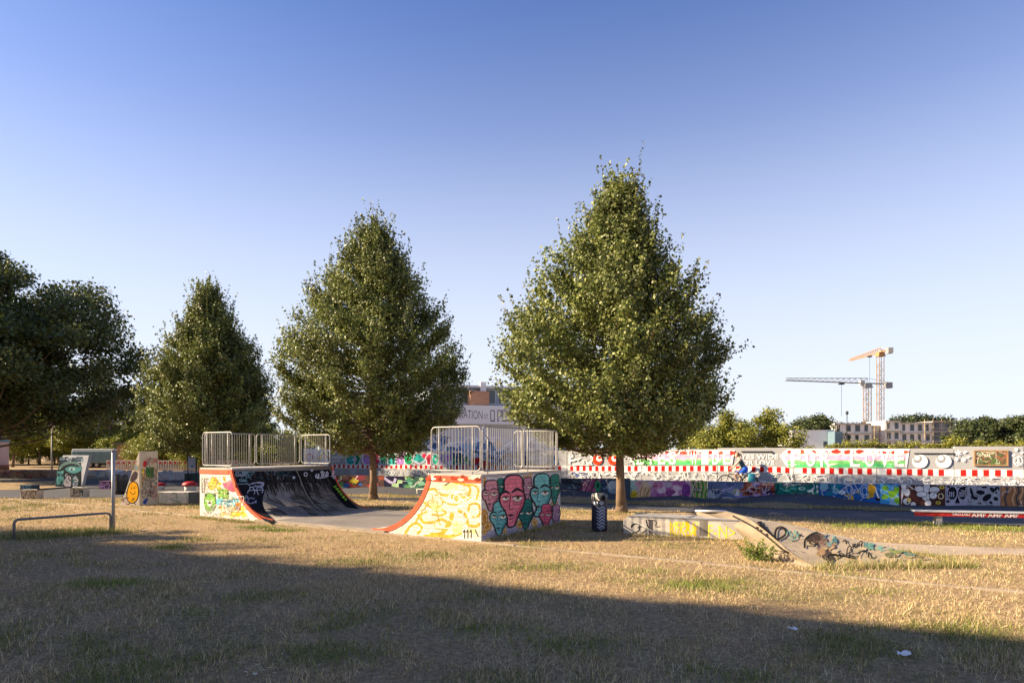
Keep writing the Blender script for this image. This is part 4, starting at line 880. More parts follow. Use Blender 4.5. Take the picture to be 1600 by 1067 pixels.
p.scribble(1100, 255, 1180, 300, 10, 4, ['#c07a74', '#c8524c', '#9a9088'], rng, .35); p.scribble(1075, 250, 1190, 600, 26, 4, ['#6a5a50', '#8a6a60', '#4a4a54', '#a8584c', '#b09a50', '#5a6a70'], rng, .1); p.scribble(1080, 430, 1185, 560, 22, 4, ['#4a4648', '#8a8480', '#5c5860'], rng, .2); p.poly([(1082, 600), (1100, 580), (1118, 570), (1112, 600), (1095, 622)], '#2c4a9c', True); p.scribble(1150, 480, 1185, 600, 7, 4, ['#c87a80', '#a89a94'], rng, .25)
p.build('mural', ws, m_paint, kind='stuff')

tb_ = empty('mural_board', G(107, 763), 'leaning slab covered in a dark teal mural behind the concrete blocks', 'mural slab')
q0, q1 = G(86, 763), G(127, 763.5); lean = Vector((.22, .28, 0)); Ht = 1.78
dd = (q1-q0); MB().prism([q0, q1, q1+lean+Z*Ht, q0+lean+Z*Ht], Vector((.05, .16, 0))).build('slab', mat('white_slab_edge', (.42, .43, .45), .8, .15, 2, stain=.2), tb_, bevel=.01)
nn = dd.cross(lean+Z*Ht); p = Paint(plane_hit(q0, nn), (0, 620, 6.67), gain=.7); rng = random.Random(5)
p.poly([(624, 640), (845, 622), (850, 935), (574, 935)], '#15242b'); p.poly([(624, 628), (860, 622), (870, 668), (618, 660)], '#5f7482')
p.scribble(640, 630, 860, 680, 16, 9, ['#1a2430', '#c3ccd4', '#3c5a70'], rng, .5)
p.poly([(615, 740), (660, 690), (740, 672), (810, 685), (848, 720), (845, 740), (800, 705), (735, 696), (670, 714), (625, 755)], '#7d9a94', True)
for k in range(16):
    a = math.pi*(1.08+.84*k/15); p.line([(737+105*math.cos(a), 745+55*math.sin(a)), (737+92*math.cos(a)*1.2, 745+48*math.sin(a)*1.45)], 5, '#16262c')
p.poly([(680, 750), (730, 722), (790, 725), (850, 740), (840, 770), (780, 795), (720, 785)], '#5a9a9c', True); p.ell(752, 752, 34, 16, '#b9d8d4'); p.ell(748, 756, 14, 10, '#20484c')
p.poly([(590, 900), (600, 840), (640, 810), (650, 860), (625, 910)], '#3c7d80', True); p.poly([(610, 800), (640, 770), (668, 770), (650, 800)], '#4f9092', True)
p.poly([(665, 900), (690, 830), (715, 820), (740, 840), (735, 935), (690, 935)], '#a8a0a8', True); p.poly([(760, 930), (768, 850), (790, 820), (812, 860), (806, 935)], '#8b97a4', True); p.scribble(660, 800, 820, 925, 16, 6, ['#7a3a4c', '#16202a', '#c9c4c8', '#2e5c60'], rng, .2); p.scribble(585, 780, 660, 920, 10, 6, ['#0f1c22', '#6fb0ac'], rng, .2)
p.build('mural', tb_, m_paint, kind='stuff')

m_blk = mat('stained_concrete_block', (.44, .38, .29), .88, .2, 3, .25, 70, stain=.35)
def block(px0, px1, pyb, h, depth, label, name='concrete_block', m=m_blk, cat='concrete block', group=None, tags=None):
    A = G(px0, pyb); B = G(px1, pyb); t = empty(name, A, label, cat, group)
    MB().obox(A, B-A, Vector((.1, depth, 0)), Z*h).build('block', m, t, bevel=.015)
    if tags:
        p = Paint(plane_hit(A, Vector((0, 1, 0)))); r = random.Random(int(px0)); s_ = FPX/A.y
        p.scribble(px0+1, pyb-h*s_+1, px1-1, pyb-1, 12, 1.0, tags, r, .4); p.build('tags', t, m_paint, kind='stuff')
    return t
block(32, 57, 779.5, .40, .28, 'pale concrete block at the left end of the low beam', tags=['#6a5a48', '#8a7a60', '#4a443c'])
block(108, 130, 776.5, .42, .28, 'tagged concrete block in front of the teal mural slab', tags=['#6a7a3c', '#9a4a3c', '#4a6a5c', '#2c2a28'])
bm = empty('low_beam', G(57, 771), 'long thin dark beam laid between the two small concrete blocks', 'beam')
A = G(58, 766, .40); B = G(107, 762.5, .42); MB().obox(A, B-A, Vector((.05, .18, 0)), Z*.07).build('beam', m_dark, bm, bevel=.008)
block(31, 50, 766, .28, .4, 'small dark teal tagged block behind the pale block', m=mat('dark_teal_paint', (.05, .08, .10), .7, .3, 4), tags=['#4a7a84', '#9ab0b4'])
block(246, 294, 786.5, .44, .6, 'pale concrete bench block beside the cream wedge slab', 'concrete_bench', mat('pale_bench_concrete', (.52, .49, .43), .85, .15, 2, .2, 70, stain=.25), 'bench', tags=['#8a9a80', '#a8a498', '#6a7a64'])
block(294.3, 316, 786.8, .45, .6, 'darker grey right part of the bench against the half-pipe end', 'concrete_bench', mat('darker_grey_bench', (.10, .10, .10), .8, .2, 3), 'bench')  # right part of the same bench, in a darker grey
block(155, 176, 764, .42, .5, 'small purple painted box on the asphalt left of the black bin', 'painted_box', mat('purple_paint', (.16, .07, .14), .7, .35, 4), 'box', tags=['#b06a9a', '#3c2038', '#d8b0c8'])
block(524, 551, 766, .28, .5, 'low pale slab seat seen between half-pipe and middle trunk', 'slab_seat', m_conc, 'seat')
block(288, 303, 752.5, .55, .5, 'dark green box beneath the information board', 'utility_box', mat('dark_green_paint', (.05, .08, .07), .6, .2, 3), 'box')
def cap_stool(px, pyb, r, h, label):
    c = G(px, pyb); t = empty('capped_bollard', c, label, 'bollard')
    MB().lathe([(r*.7, 0), (r*.72, h*.5), (r*.62, h*.62)], c, 16).build('base', mat('white_tagged_paint', (.6, .58, .56), .7, .35, 12, stain=.4), t, smooth=True)
    MB().lathe([(r*.98, h*.60), (r*1.02, h*.7), (r*.85, h*.88), (r*.45, h*.98), (.01, h)], c, 16).build('cap', mat('red_cap_paint', '#a8242c', .5, .2, 5), t, smooth=True)
cap_stool(297, 768, .36, .52, 'larger red-capped white bollard in front of the information board')
cap_stool(250, 765, .30, .38, 'smaller red-capped bollard just right of the cream wedge slab')
bq = G(189, 772); bn2 = empty('black_bin', bq, 'dark litter bin lined with a black bag left of the wedge slab', 'litter bin')
MB().lathe([(.26, 0), (.28, .2), (.3, .75), (.29, .8)], bq, 20).build('bin_body', mat('black_bin', (.02, .02, .022), .45, .3, 8, .2, 30), bn2, smooth=True)
b = MB()
for k in range(20):
    a = 2*math.pi*k/20; b.v.append((bq.x+.31*math.cos(a), bq.y+.31*math.sin(a), .66+.05*math.sin(k*2.3)))
for k in range(20):
    a = 2*math.pi*k/20; b.v.append((bq.x+.29*math.cos(a), bq.y+.29*math.sin(a), .90+.05*math.sin(k*1.7)))
b.f += [(k, (k+1) % 20, 20+(k+1) % 20, 20+k) for k in range(20)]; b.build('bag', mat('bin_bag', (.05, .05, .055), .3, .5, 14, .3, 30), bn2, smooth=True)
# long low walls at the far left
def low_wall(px0, px1, pyb, h, label, m, tags, n=10):
    A = G(px0, pyb); B = G(px1, pyb); t = empty('low_ledge_wall', A, label, 'wall'); MB().obox(A, B-A, Vector((.3, 1.2, 0)), Z*h).build('wall_block', m, t, bevel=.02)
    p = Paint(plane_hit(A, Vector((-(B-A).y, (B-A).x, 0)))); r = random.Random(int(px1)); s_ = FPX/A.y
    p.scribble(px0+1, pyb-h*s_+1, px1-1, pyb-1, n, 1.1, tags, r, .5); p.build('tags', t, m_paint, kind='stuff')
low_wall(-60, 74, 747, .56, 'long low brown graffiti ledge with pale top at far left', mat('brown_ledge_paint', (.24, .15, .10), .8, .25, 3, stain=.3), ['#a83030', '#4a3a50', '#8a7a60', '#3c2c2c', '#7a4a6c'], 26)
low_wall(74.5, 170, 745, .52, 'low white tagged wall behind the teal mural slab', mat('white_ledge_paint', (.68, .66, .62), .8, .12, 2, stain=.2), ['#5a9ab8', '#8a8a90', '#c8b0a0', '#d8a890'], 22)
low_wall(170.5, 318, 750.5, .58, 'low white tagged wall behind the wedge slab and information board', mat('white_ledge_paint'), ['#d8a890', '#c8c0c8', '#a8b0c0', '#e0b8a8'], 24)

# information board
ib = empty('information_board', G(300, 753), 'white and blue information board on two dark posts left of the half-pipe', 'sign')
YB = G(300, 753).y
def atY(px, py, Y=YB): return P(px, py, Y)
for px in (293.6, 306.6): a = atY(px, 753); a.z = 0; MB().tube([a, atY(px, 697)], .035, 8).build('post', m_dark, ib, smooth=True)
A = atY(294.6, 732); B = atY(305.8, 732); T = atY(294.6, 698.5); MB().obox(A+Vector((0, -.04, 0)), B-A, (0, .04, 0), T-A).build('panel', mat('pale_sign', (.62, .66, .72), .4, .05), ib, bevel=.004)
p = Paint(plane_hit(A+Vector((0, -.04, 0)), (0, 1, 0)), (0, 660, 4.85))
p.rect(1431, 236, 1484, 246, '#3c8a5c'); p.text('JP', 1450, 202, 1476, 222, '#1c2430', .02); p.line([(1436, 218), (1448, 218)], 5, '#1c2430'); p.text('SKP', 1434, 252, 1478, 268, '#28405c', .02)
for k in range(5): p.line([(1436, 284+k*9), (1478, 284+k*9)], 2.2, '#9fb0c8')
p.rect(1448, 325, 1464, 338, '#3c5a8c'); p.build('print', ib, m_paint, kind='stuff')

# street lamp
lb = Vector((P(81, 735, 58).x, 58, 0)); sl = empty('park_lamp', lb, 'slender grey park lamp with conical head under the big dark tree', 'street lamp')
zt_ = P(81, 668, 58).z; MB().tube([lb, lb+Z*1.0, lb+Z*(zt_-.2)], [.085, .075, .05], 10).build('pole', m_post, sl, smooth=True)
MB().lathe([(.06, -.25), (.10, -.1), (.36, .22), (.38, .27)], lb+Z*zt_, 18).build('glass_cone', mat('frosted_lamp_glass', (.6, .6, .58), .3, .05), sl, smooth=True)
MB().lathe([(.40, .27), (.36, .34), (.08, .42), (.01, .43)], lb+Z*zt_, 18).build('lid', m_post, sl, smooth=True)

# teal box trailer
tc = Vector((P(143, 730, 70).x, 70, 0)); tv = empty('box_trailer', tc, 'dull teal box trailer parked under the trees behind the mural slab', 'trailer')
m_teal = mat('dull_teal_panel', (.12, .20, .215), .55, .08, 1.2, stain=.12); x0 = P(111, 730, 70).x; x1 = P(177.5, 730, 70).x
MB().box(x0, x1, 70, 72.3, .55, P(143, 703.5, 70).z).build('body', m_teal, tv, bevel=.12)
MB().box(x0+.05, x1-.05, 70.05, 72.25, P(143, 703.4, 70).z-.02, P(143, 701.3, 70).z).build('roof', mat('pale_roof', (.55, .57, .58), .5, .08), tv, bevel=.06)
MB().box(x0+.4, x1-.2, 70.3, 72, .38, .56).build('chassis', m_dark, tv)
for xw in (P(145, 727, 70).x-.38, P(145, 727, 70).x+.38):
    w_ = MB().lathe([(.34, -.12), (.36, -.08), (.36, .08), (.34, .12)], (0, 0, 0), 20)
    w_.v = [(xw+x, 70.2+z, .36+y) for x, y, z in w_.v]; wh = w_.build('wheel', mat('tyre_rubber', (.02, .02, .02), .8, .1), tv, smooth=False)
    w2_ = MB().lathe([(.2, -.02), (.16, .02), (.05, .03)], (0, 0, 0), 16); w2_.v = [(xw+x, 70.06-z, .36+y) for x, y, z in w2_.v]; w2_.build('hub', m_galv, wh)
for k in range(1, 6): xs = x0+(x1-x0)*k/6; MB().box(xs-.02, xs+.02, 69.97, 69.998, .65, P(143, 705, 70).z).build('rib', m_teal, tv)
MB().box(x1, x1+1.1, 71.0, 71.15, .5, .62).build('drawbar', m_dark, tv)

# pastel hut at the far left edge
hx = P(14, 727, 65).x; hut = empty('pastel_hut', (hx-2, 62, 0), 'pink and mint painted hut cut by the left edge', 'hut')
zh = P(7, 690, 62).z; zr = P(7, 683, 62).z
MB().box(hx-5, hx, 62, 65, .5, zh).build('wall', mat('pale_pink_paint', (.50, .36, .34), .8, .12, 1), hut); MB().box(hx-5.02, hx+.02, 61.98, 65.02, 0, .5).build('plinth', mat('brick_red', (.22, .09, .05), .85, .2, 3), hut)
MB().prism([(hx-5.2, 61.8, zh), (hx+.15, 61.8, zh), (hx-2.5, 61.8, zr+1.2)], (0, 3.4, 0)).build('gable_roof', mat('mint_paint', (.20, .30, .22), .7, .12, 1), hut)
wd = MB().box(hx-.75, hx-.35, 61.94, 61.99, 1.1, 1.6).build('window', mat('dark_glass', (.02, .022, .028), .15, .1), hut); MB().box(hx-.8, hx-.3, 61.93, 61.97, 1.04, 1.1).build('sill', m_conc, wd)

# red and white construction barriers
m_bw = mat('white_barrier_plastic', (.66, .63, .62), .6, .06); m_br = mat('red_barrier_reflector', '#a8202c', .5, .1)
YF = 60.0; xa = P(166, 730, YF).x; proto = None
def barrier(x0, L_):
    t = empty('site_barrier', (x0, YF, 0), 'white slatted site barrier with red squares, first from the left in its row', 'barrier', 'white and red site barriers in a row')
    ns = 12
    MB().box(x0, x0+L_, YF, YF+.04, .95, 1.02).build('rail', m_bw, t); MB().box(x0, x0+L_, YF, YF+.04, .14, .20).build('rail', m_bw, t)
    for k in range(ns):
        xs = x0+L_*(k+.5)/ns; MB().box(xs-.04, xs+.04, YF-.025, YF-.002, .05, 1.08).build('slat', m_bw, t)
        if k % 3 == 1: MB().box(xs-.1, xs+.1, YF-.05, YF-.028, .72, .93).build('reflector', m_br, t)
    for xs in (x0+.2, x0+L_-.3): MB().box(xs, xs+.1, YF-.35, YF+.35, 0, .07).build('foot', m_dark, t, bevel=.01)
    return t
pb = barrier(xa, 1.92)
for k in range(1, 11):
    o = copy_tree(pb); o.location = Vector((xa+k*1.98, YF+.05*(k % 3), 0)); o['label'] = 'white slatted site barrier with red squares, %s from the left in its row' % ['first', 'second', 'third', 'fourth', 'fifth', 'sixth', 'seventh', 'eighth', 'ninth', 'tenth', 'eleventh'][k]

# ------------------------------------------------------------------ buildings
m_glass = mat('dark_window_glass', (.035, .045, .06), .12, .15, 2, spec=.6)
def facade(t, wall, A, D, n, x0, x1, z0, z1, frame_m, depth=.12):
    """a window: recessed-looking frame proud of the wall with its pane"""
    O = A+D*x0-n*.0; w = MB()
    fw = .09
    for a0, a1, b0, b1 in ((x0, x1, z0, z0+fw), (x0, x1, z1-fw, z1), (x0, x0+fw, z0+fw, z1-fw), (x1-fw, x1, z0+fw, z1-fw)):
        w.obox(A+D*a0+Z*b0+n*.002, D*(a1-a0), n*.07, Z*(b1-b0))
    f = w.build('window', frame_m, t)
    MB().obox(A+D*(x0+fw)+Z*(z0+fw)+n*.003, D*(x1-x0-2*fw), n*.02, Z*(z1-z0-2*fw)).build('pane', m_glass, f)
    return f
# club building in the middle with the lettered parapet
YB_ = 70.0; bD = Vector((.95, .30, 0)).normalized(); bN = Vector((bD.y, -bD.x, 0)); bA = Vector((P(520, 0, YB_).x, YB_-3.5, 0)); Lb = 32.0
cb = empty('club_building', bA, 'large pale building with lettered white parapet behind the half-pipe and middle trees', 'building')
z1_, z2_, z3_ = 5.0, 7.15, 9.5
MB().obox(bA, bD*Lb, -bN*14, Z*z1_).build('wall', mat('pale_blue_grey_render', (.50, .52, .56), .8, .12, .5, stain=.2), cb)
MB().obox(bA+bN*.35+Z*z1_, bD*(Lb+.3), -bN*14.3, Z*(z2_-z1_)).build('parapet', mat('white_parapet', (.72, .72, .73), .7, .06, .4), cb)
up = bA+bD*12-bN*3.5
MB().obox(up+Z*z2_, bD*(Lb-12.5), -bN*9, Z*(z3_-z2_)).build('upper_storey', mat('grey_blue_cladding', (.30, .34, .39), .6, .1), cb)
MB().obox(up+Z*z3_+bN*.5-bD*.4, bD*(Lb-11.7), -bN*10, Z*.28).build('roof', mat('pale_roof'), cb)
for k in range(12):
    if k == 3: continue
    facade(cb, None, up, bD, bN, .4+k*1.6, 1.75+k*1.6, z2_+.45, z3_-.12, mat('steel_frame', (.35, .37, .39), .4, .05, metal=.4))
MB().obox(up+bN*1.6+bD*4.6+Z*z2_, bD*2.3, -bN*1.7, Z*(z3_-z2_-.5)).build('brick_chimney', mat('orange_brick', (.34, .18, .11), .85, .15, 3), cb)
MB().obox(up+bN*.6+bD*6.1+Z*z2_, bD*.7, -bN*.8, Z*(z3_-z2_+.7)).build('white_pillar', mat('white_parapet'), cb)
p = Paint(plane_hit(bA+bN*.35, bN), (670, 590, 8)); rng = random.Random(9)
p.text('NATION', 380, 400, 670, 505, '#1c1c22', -.012, .05); p.text('IST', 690, 455, 742, 512, '#1c1c22', -.012, .05)
for ch, x in (('1', 770), ('F', 858), ('E', 918), ('H', 985), ('L', 1050)):
    p.text(ch, x, 404, x+54, 545, '#1c1c22', .03, .04); p.text(ch, x+8, 414, x+46, 533, '#d9dade', -.002, .04)
p.build('parapet_lettering', cb, m_paint, kind='stuff')
p = Paint(plane_hit(bA, bN))
for _ in range(120): p.blob(rng.uniform(560, 900), rng.uniform(684, 722), rng.uniform(2.5, 7), rng.choice(['#8fa9c8', '#c9d2de', '#5a7aa8', '#e2e6ec', '#3c5684', '#aebccf']), rng, 1.3)
p.scribble(560, 684, 900, 720, 40, 1.6, ['#eef0f4', '#2f4470', '#7fa8d8'], rng, .25)
p.poly([(779, 686), (784, 693), (779, 701), (774, 693)], '#d8c0a8')
p.build('graffiti', cb, m_paint, kind='stuff')
# brown brick shed on the left
sx0, sx1 = P(183, 0, 66).x, P(345, 0, 66).x; sh = empty('brick_shed', (sx0, 66, 0), 'low brown brick shed behind the site barriers at left', 'building')
m_bb = mat('brown_brick', (.33, .19, .10), .85, .15, 2); MB().box(sx0, sx1, 66, 71, 0, 2.6).build('wall', m_bb, sh); MB().box(sx0-.3, sx1+.3, 65.7, 71.3, 2.602, 2.8).build('roof', mat('flat_roof_felt', (.12, .11, .10), .9, .1), sh)
for k in range(4): facade(sh, None, Vector((sx0, 66, 0)), Vector((1, 0, 0)), Vector((0, -1, 0)), 1.4+k*2.6, 2.5+k*2.6, .9, 2.1, mat('white_parapet'))
# white building rising behind the left trees
wx0, wx1 = P(164, 0, 95).x, P(236, 0, 95).x; wb = empty('white_building', (wx0, 95, 0), 'white flat-roofed building glimpsed through the left trees', 'building')
MB().box(wx0, wx1, 95, 103, 0, P(0, 640, 95).z).build('wall', mat('bright_white_render', (.78, .77, .75), .8, .06, .5), wb)
MB().box(wx0-.2, wx1+.2, 94.8, 103.2, P(0, 640, 95).z+.002, P(0, 640, 95).z+.25).build('roof_edge', mat('pale_roof'), wb)
for k in range(3): facade(wb, None, Vector((wx0, 95, 0)), Vector((1, 0, 0)), Vector((0, -1, 0)), 1.0+k*2.1, 2.3+k*2.1, 3.6, 5.2, mat('steel_frame'))
# white hall and tank right of the tall tree
hx0, hx1 = P(1238, 0, 90).x, P(1303, 0, 90).x; hl = empty('white_hall', (hx0, 90, 0), 'plain white flat hall behind the hoarding left of the construction site', 'building')
zt_ = P(0, 673, 90).z; MB().box(hx0, hx1, 90, 98, 0, zt_).build('wall', mat('bright_white_render'), hl); MB().box(hx0-.1, hx1+.1, 89.9, 98.1, zt_+.002, zt_+.15).build('roof_edge', mat('pale_roof'), hl)
facade(hl, None, Vector((hx0, 90, 0)), Vector((1, 0, 0)), Vector((0, -1, 0)), 4.4, 5.4, 2.4, 3.3, mat('steel_frame'))
tk = empty('site_container', (P(1304, 0, 88).x, 88, 0), 'blue-grey site container standing beside the white hall', 'container')
MB().box(P(1304, 0, 88).x, P(1317, 0, 88).x, 88, 90.4, 0, P(0, 674, 88).z).build('body', mat('blue_grey_panel', (.12, .19, .23), .6, .1, 2), tk, bevel=.04)
for k in range(6): xs = P(1304, 0, 88).x+.1+k*.19; MB().box(xs, xs+.07, 87.97, 87.999, .2, P(0, 675.5, 88).z).build('rib', mat('blue_grey_panel'), tk)
# construction shell
YC = 185.0; cs = empty('construction_building', (P(1302, 0, YC).x, YC, 0), 'white unfinished apartment building with scaffolding below the two cranes', 'building')
m_wr = mat('white_site_render', (.70, .67, .62), .8, .1, .3, stain=.1); m_slab = mat('raw_slab_concrete', (.40, .37, .33), .9, .12, .5); m_wing = mat('grey_netting', (.22, .225, .25), .8, .15, .6)
def px_x(px, Y=YC): return P(px, 0, Y).x
def pz(py, Y=YC): return P(0, py, Y).z
wings = [(1304, 1362, 661, 0), (1362, 1382, 664, 3), (1383, 1407, 657, 0), (1407, 1456, 660, 0), (1456, 1492, 658, 1)]
for a_, b2, yt, kind in wings:
    x0, x1, zt_ = px_x(a_), px_x(b2), pz(yt); dy = 2.5 if kind == 3 else 0
    MB().box(x0+.02, x1-.02, YC+dy, YC+10, 0, zt_).build('wall', m_wing if kind == 1 else (m_slab if kind == 3 else m_wr), cs)
    for k in range(4):
        z = zt_-k*2.95
        if z > .5: MB().box(x0-.05, x1+.05, YC+dy-.5, YC+dy+.002, z-.25, z).build('floor_slab', m_slab, cs)
        nw = max(2, int((x1-x0)/2.3))
        if kind in (0, 1) and z-2.6 > 0:
            for q in range(nw):
                xa_ = (x1-x0)*(q+.2)/nw; xb_ = xa_+(x1-x0)/nw*(.55 if (q+k) % 3 else .4)
                facade(cs, None, Vector((x0, YC+dy, 0)), Vector((1, 0, 0)), Vector((0, -1, 0)), xa_, xb_, z-2.5, z-.5, m_slab if kind == 0 else m_post)
m_scf = mat('scaffold_yellow', (.55, .42, .22), .6, .1)
for a_, b2, yt in ((1301, 1306, 660), (1440, 1493, 657.5), (1362, 1384, 660)):
    x0, x1 = px_x(a_), px_x(b2); z = pz(yt); nn_ = max(2, int((x1-x0)/2.4)+1); sb = MB()
    for q in range(nn_): xs = x0+(x1-x0)*q/(nn_-1); sb.tube([(xs, YC-1.3, 0), (xs, YC-1.3, z+.6)], .05, 5)
    for k in range(4): sb.box(x0, x1, YC-1.6, YC-1.0, z-.1-k*2.2, z-.02-k*2.2)
    sb.build('scaffolding', m_scf, cs)

# tower cranes
def crane(px, Y, ytop, jib_dir, jib_len, cj_len, rise, colm, colj, label, w=1.7):
    x = P(px, 0, Y).x; h = P(0, ytop, Y).z; t = empty('tower_crane', (x, Y, 0), label, 'crane', None); hw = w/2
    m = MB()
    for sx in (-hw, hw):
        for sy in (-hw, hw): m.box(x+sx-.075, x+sx+.075, Y+sy-.075, Y+sy+.075, 0, h)
    m.build('mast_chords', colm, t); m = MB(); z = 0; k = 0
    while z < h-w:
        for sy in (-hw, hw):
            s_ = 1 if k % 2 else -1; m.tube([(x-hw*s_, Y+sy, z), (x+hw*s_, Y+sy, z+w)], .05, 4); m.tube([(x-hw, Y+sy, z), (x+hw, Y+sy, z)], .05, 4)
            m.tube([(x+sy, Y-hw*s_, z), (x+sy, Y+hw*s_, z+w)], .05, 4)
        z += w; k += 1
    m.build('mast_lattice', colm, t)
    m = MB(); m.box(x-hw-.4, x+hw+.4, Y-hw-.4, Y+hw+.4, h, h+.5); m.box(x-hw-.2, x+hw+.2, Y-hw-.2, Y+hw+.2, h+.5, h+1.6); m.build('slewing_unit', colj, t)
    d = Vector(jib_dir).normalized(); nrm = Vector((-d.y, d.x, 0)).normalized(); o = Vector((x, Y, h+1.5)); m = MB(); n = int(jib_len/2)
    L0 = [o+d*(jib_len*i/n)+Z*(rise*i/n) for i in range(n+1)]
    tops = [q+Z*(1.7-1.0*i/n) for i, q in enumerate(L0)]
    for sg in (-.55, .55): m.tube([q+nrm*sg for q in L0], .13, 5)
    m.tube(tops, .12, 5)
    for i in range(n):
        for sg in (-.55, .55): m.tube([L0[i]+nrm*sg, tops[i]], .05, 4); m.tube([tops[i], L0[i+1]+nrm*sg], .05, 4)
    m.build('jib', colj, t)
    m = MB(); e = o-d*cj_len
    for sg in (-.6, .6): m.tube([o+nrm*sg, e+nrm*sg], .16, 5)
    m.tube([tops[0], e+Z*.3], .07, 4); m.tube([o-d*cj_len*.5+nrm*.6, o-d*cj_len*.5-nrm*.6], .1, 4); m.build('counter_jib', colj, t)
    MB().obox(e-nrm*.8-Z*1.5, d*2.2, nrm*1.6, Z*1.9).build('counterweight', mat('counterweight_grey', (.25, .25, .25), .8, .1), t)
    c = o+nrm*(-1.3)-Z*.6+d*.6; MB().obox(c, d*1.5, nrm*1.0, Z*1.7).build('cab', mat('cab_pale', (.55, .5, .48), .5, .1), t)
    tr = o+d*(jib_len*.32)+Z*(rise*.32); m = MB(); m.obox(tr-d*.7-nrm*.6-Z*.7, d*1.4, nrm*1.2, Z*.5); m.tube([tr-Z*.7, tr-Z*min(12, h*.5)], .05, 4); m.build('trolley', m_dark, t)
    return t
m_cy = mat('crane_yellow', (.36, .19, .03), .55, .12, 1); m_cp = mat('crane_pale_orange', (.36, .205, .075), .6, .08, 1); m_cg = mat('crane_grey', (.22, .22, .23), .5, .08, 1)
crane(1355, 205, 606, (-1, -.12, 0), 28.5, 8.5, .6, m_cy, m_cg, 'shorter yellow tower crane with long level grey jib pointing left')
crane(1375.5, 225, 557, (.15, .985, 0), 29, 8.5, 1.0, m_cp, m_cp, 'taller pale orange tower crane with a short-looking jib sloping down left')
lm = Vector((P(1323.5, 0, 150).x, 150, 0)); t = empty('site_lamp_mast', lm, 'thin dark lamp mast standing left of the cranes', 'mast'); MB().tube([lm, lm+Z*P(0, 648, 150).z], .09, 6).build('pole', m_dark, t); MB().lathe([(.1, 0), (.35, .3), (.3, .8), (.05, .9)], lm+Z*P(0, 648, 150).z, 10).build('lamp_head', m_dark, t)

# ------------------------------------------------------------------ trees
m_leaf = mat('linden_leaves', (1, 1, 1), .5, 0, attr=True, transl=.20, spec=.35)
m_bark = mat('grey_brown_bark', (.17, .115, .075), .9, .3, 4, .7, 22, fine=.2)
def leaves(C, S, out, rg, tones, up=.45, ow=.5, rnd=.8, wid=.75):
    """C (n,3) centres, S (n,) lengths, out (n,3) outward dirs -> kite-shaped leaves with their own colours"""
    n = len(C); r = rg.normal(size=(n, 3)); nrm = out*ow+np.array([0, 0, up])+r*rnd; nrm /= np.linalg.norm(nrm, axis=1)[:, None]
    t = rg.normal(size=(n, 3))+out*.5+np.array([0, 0, -.5]); t -= nrm*(t*nrm).sum(1)[:, None]; t /= np.linalg.norm(t, axis=1)[:, None]
    b_ = np.cross(nrm, t); h = S[:, None]*.5
    base = C-t*h; tip = C+t*h; lf = C-t*h*.25+b_*h*wid+nrm*h*.18; rt = C-t*h*.25-b_*h*wid+nrm*h*.18
    Vv = np.stack([base, lf, tip, rt], 1).reshape(-1, 3); Ff = np.arange(4*n).reshape(n, 4)
    tn = np.array([lin(q) for q in tones]); c = tn[rg.integers(0, len(tn), n)]*(.7+.6*rg.random((n, 1)))
    return Vv, Ff, np.repeat(c, 4, 0)
LT = [(.16, .185, .042), (.13, .16, .036), (.185, .20, .052), (.105, .135, .032), (.215, .215, .07)]
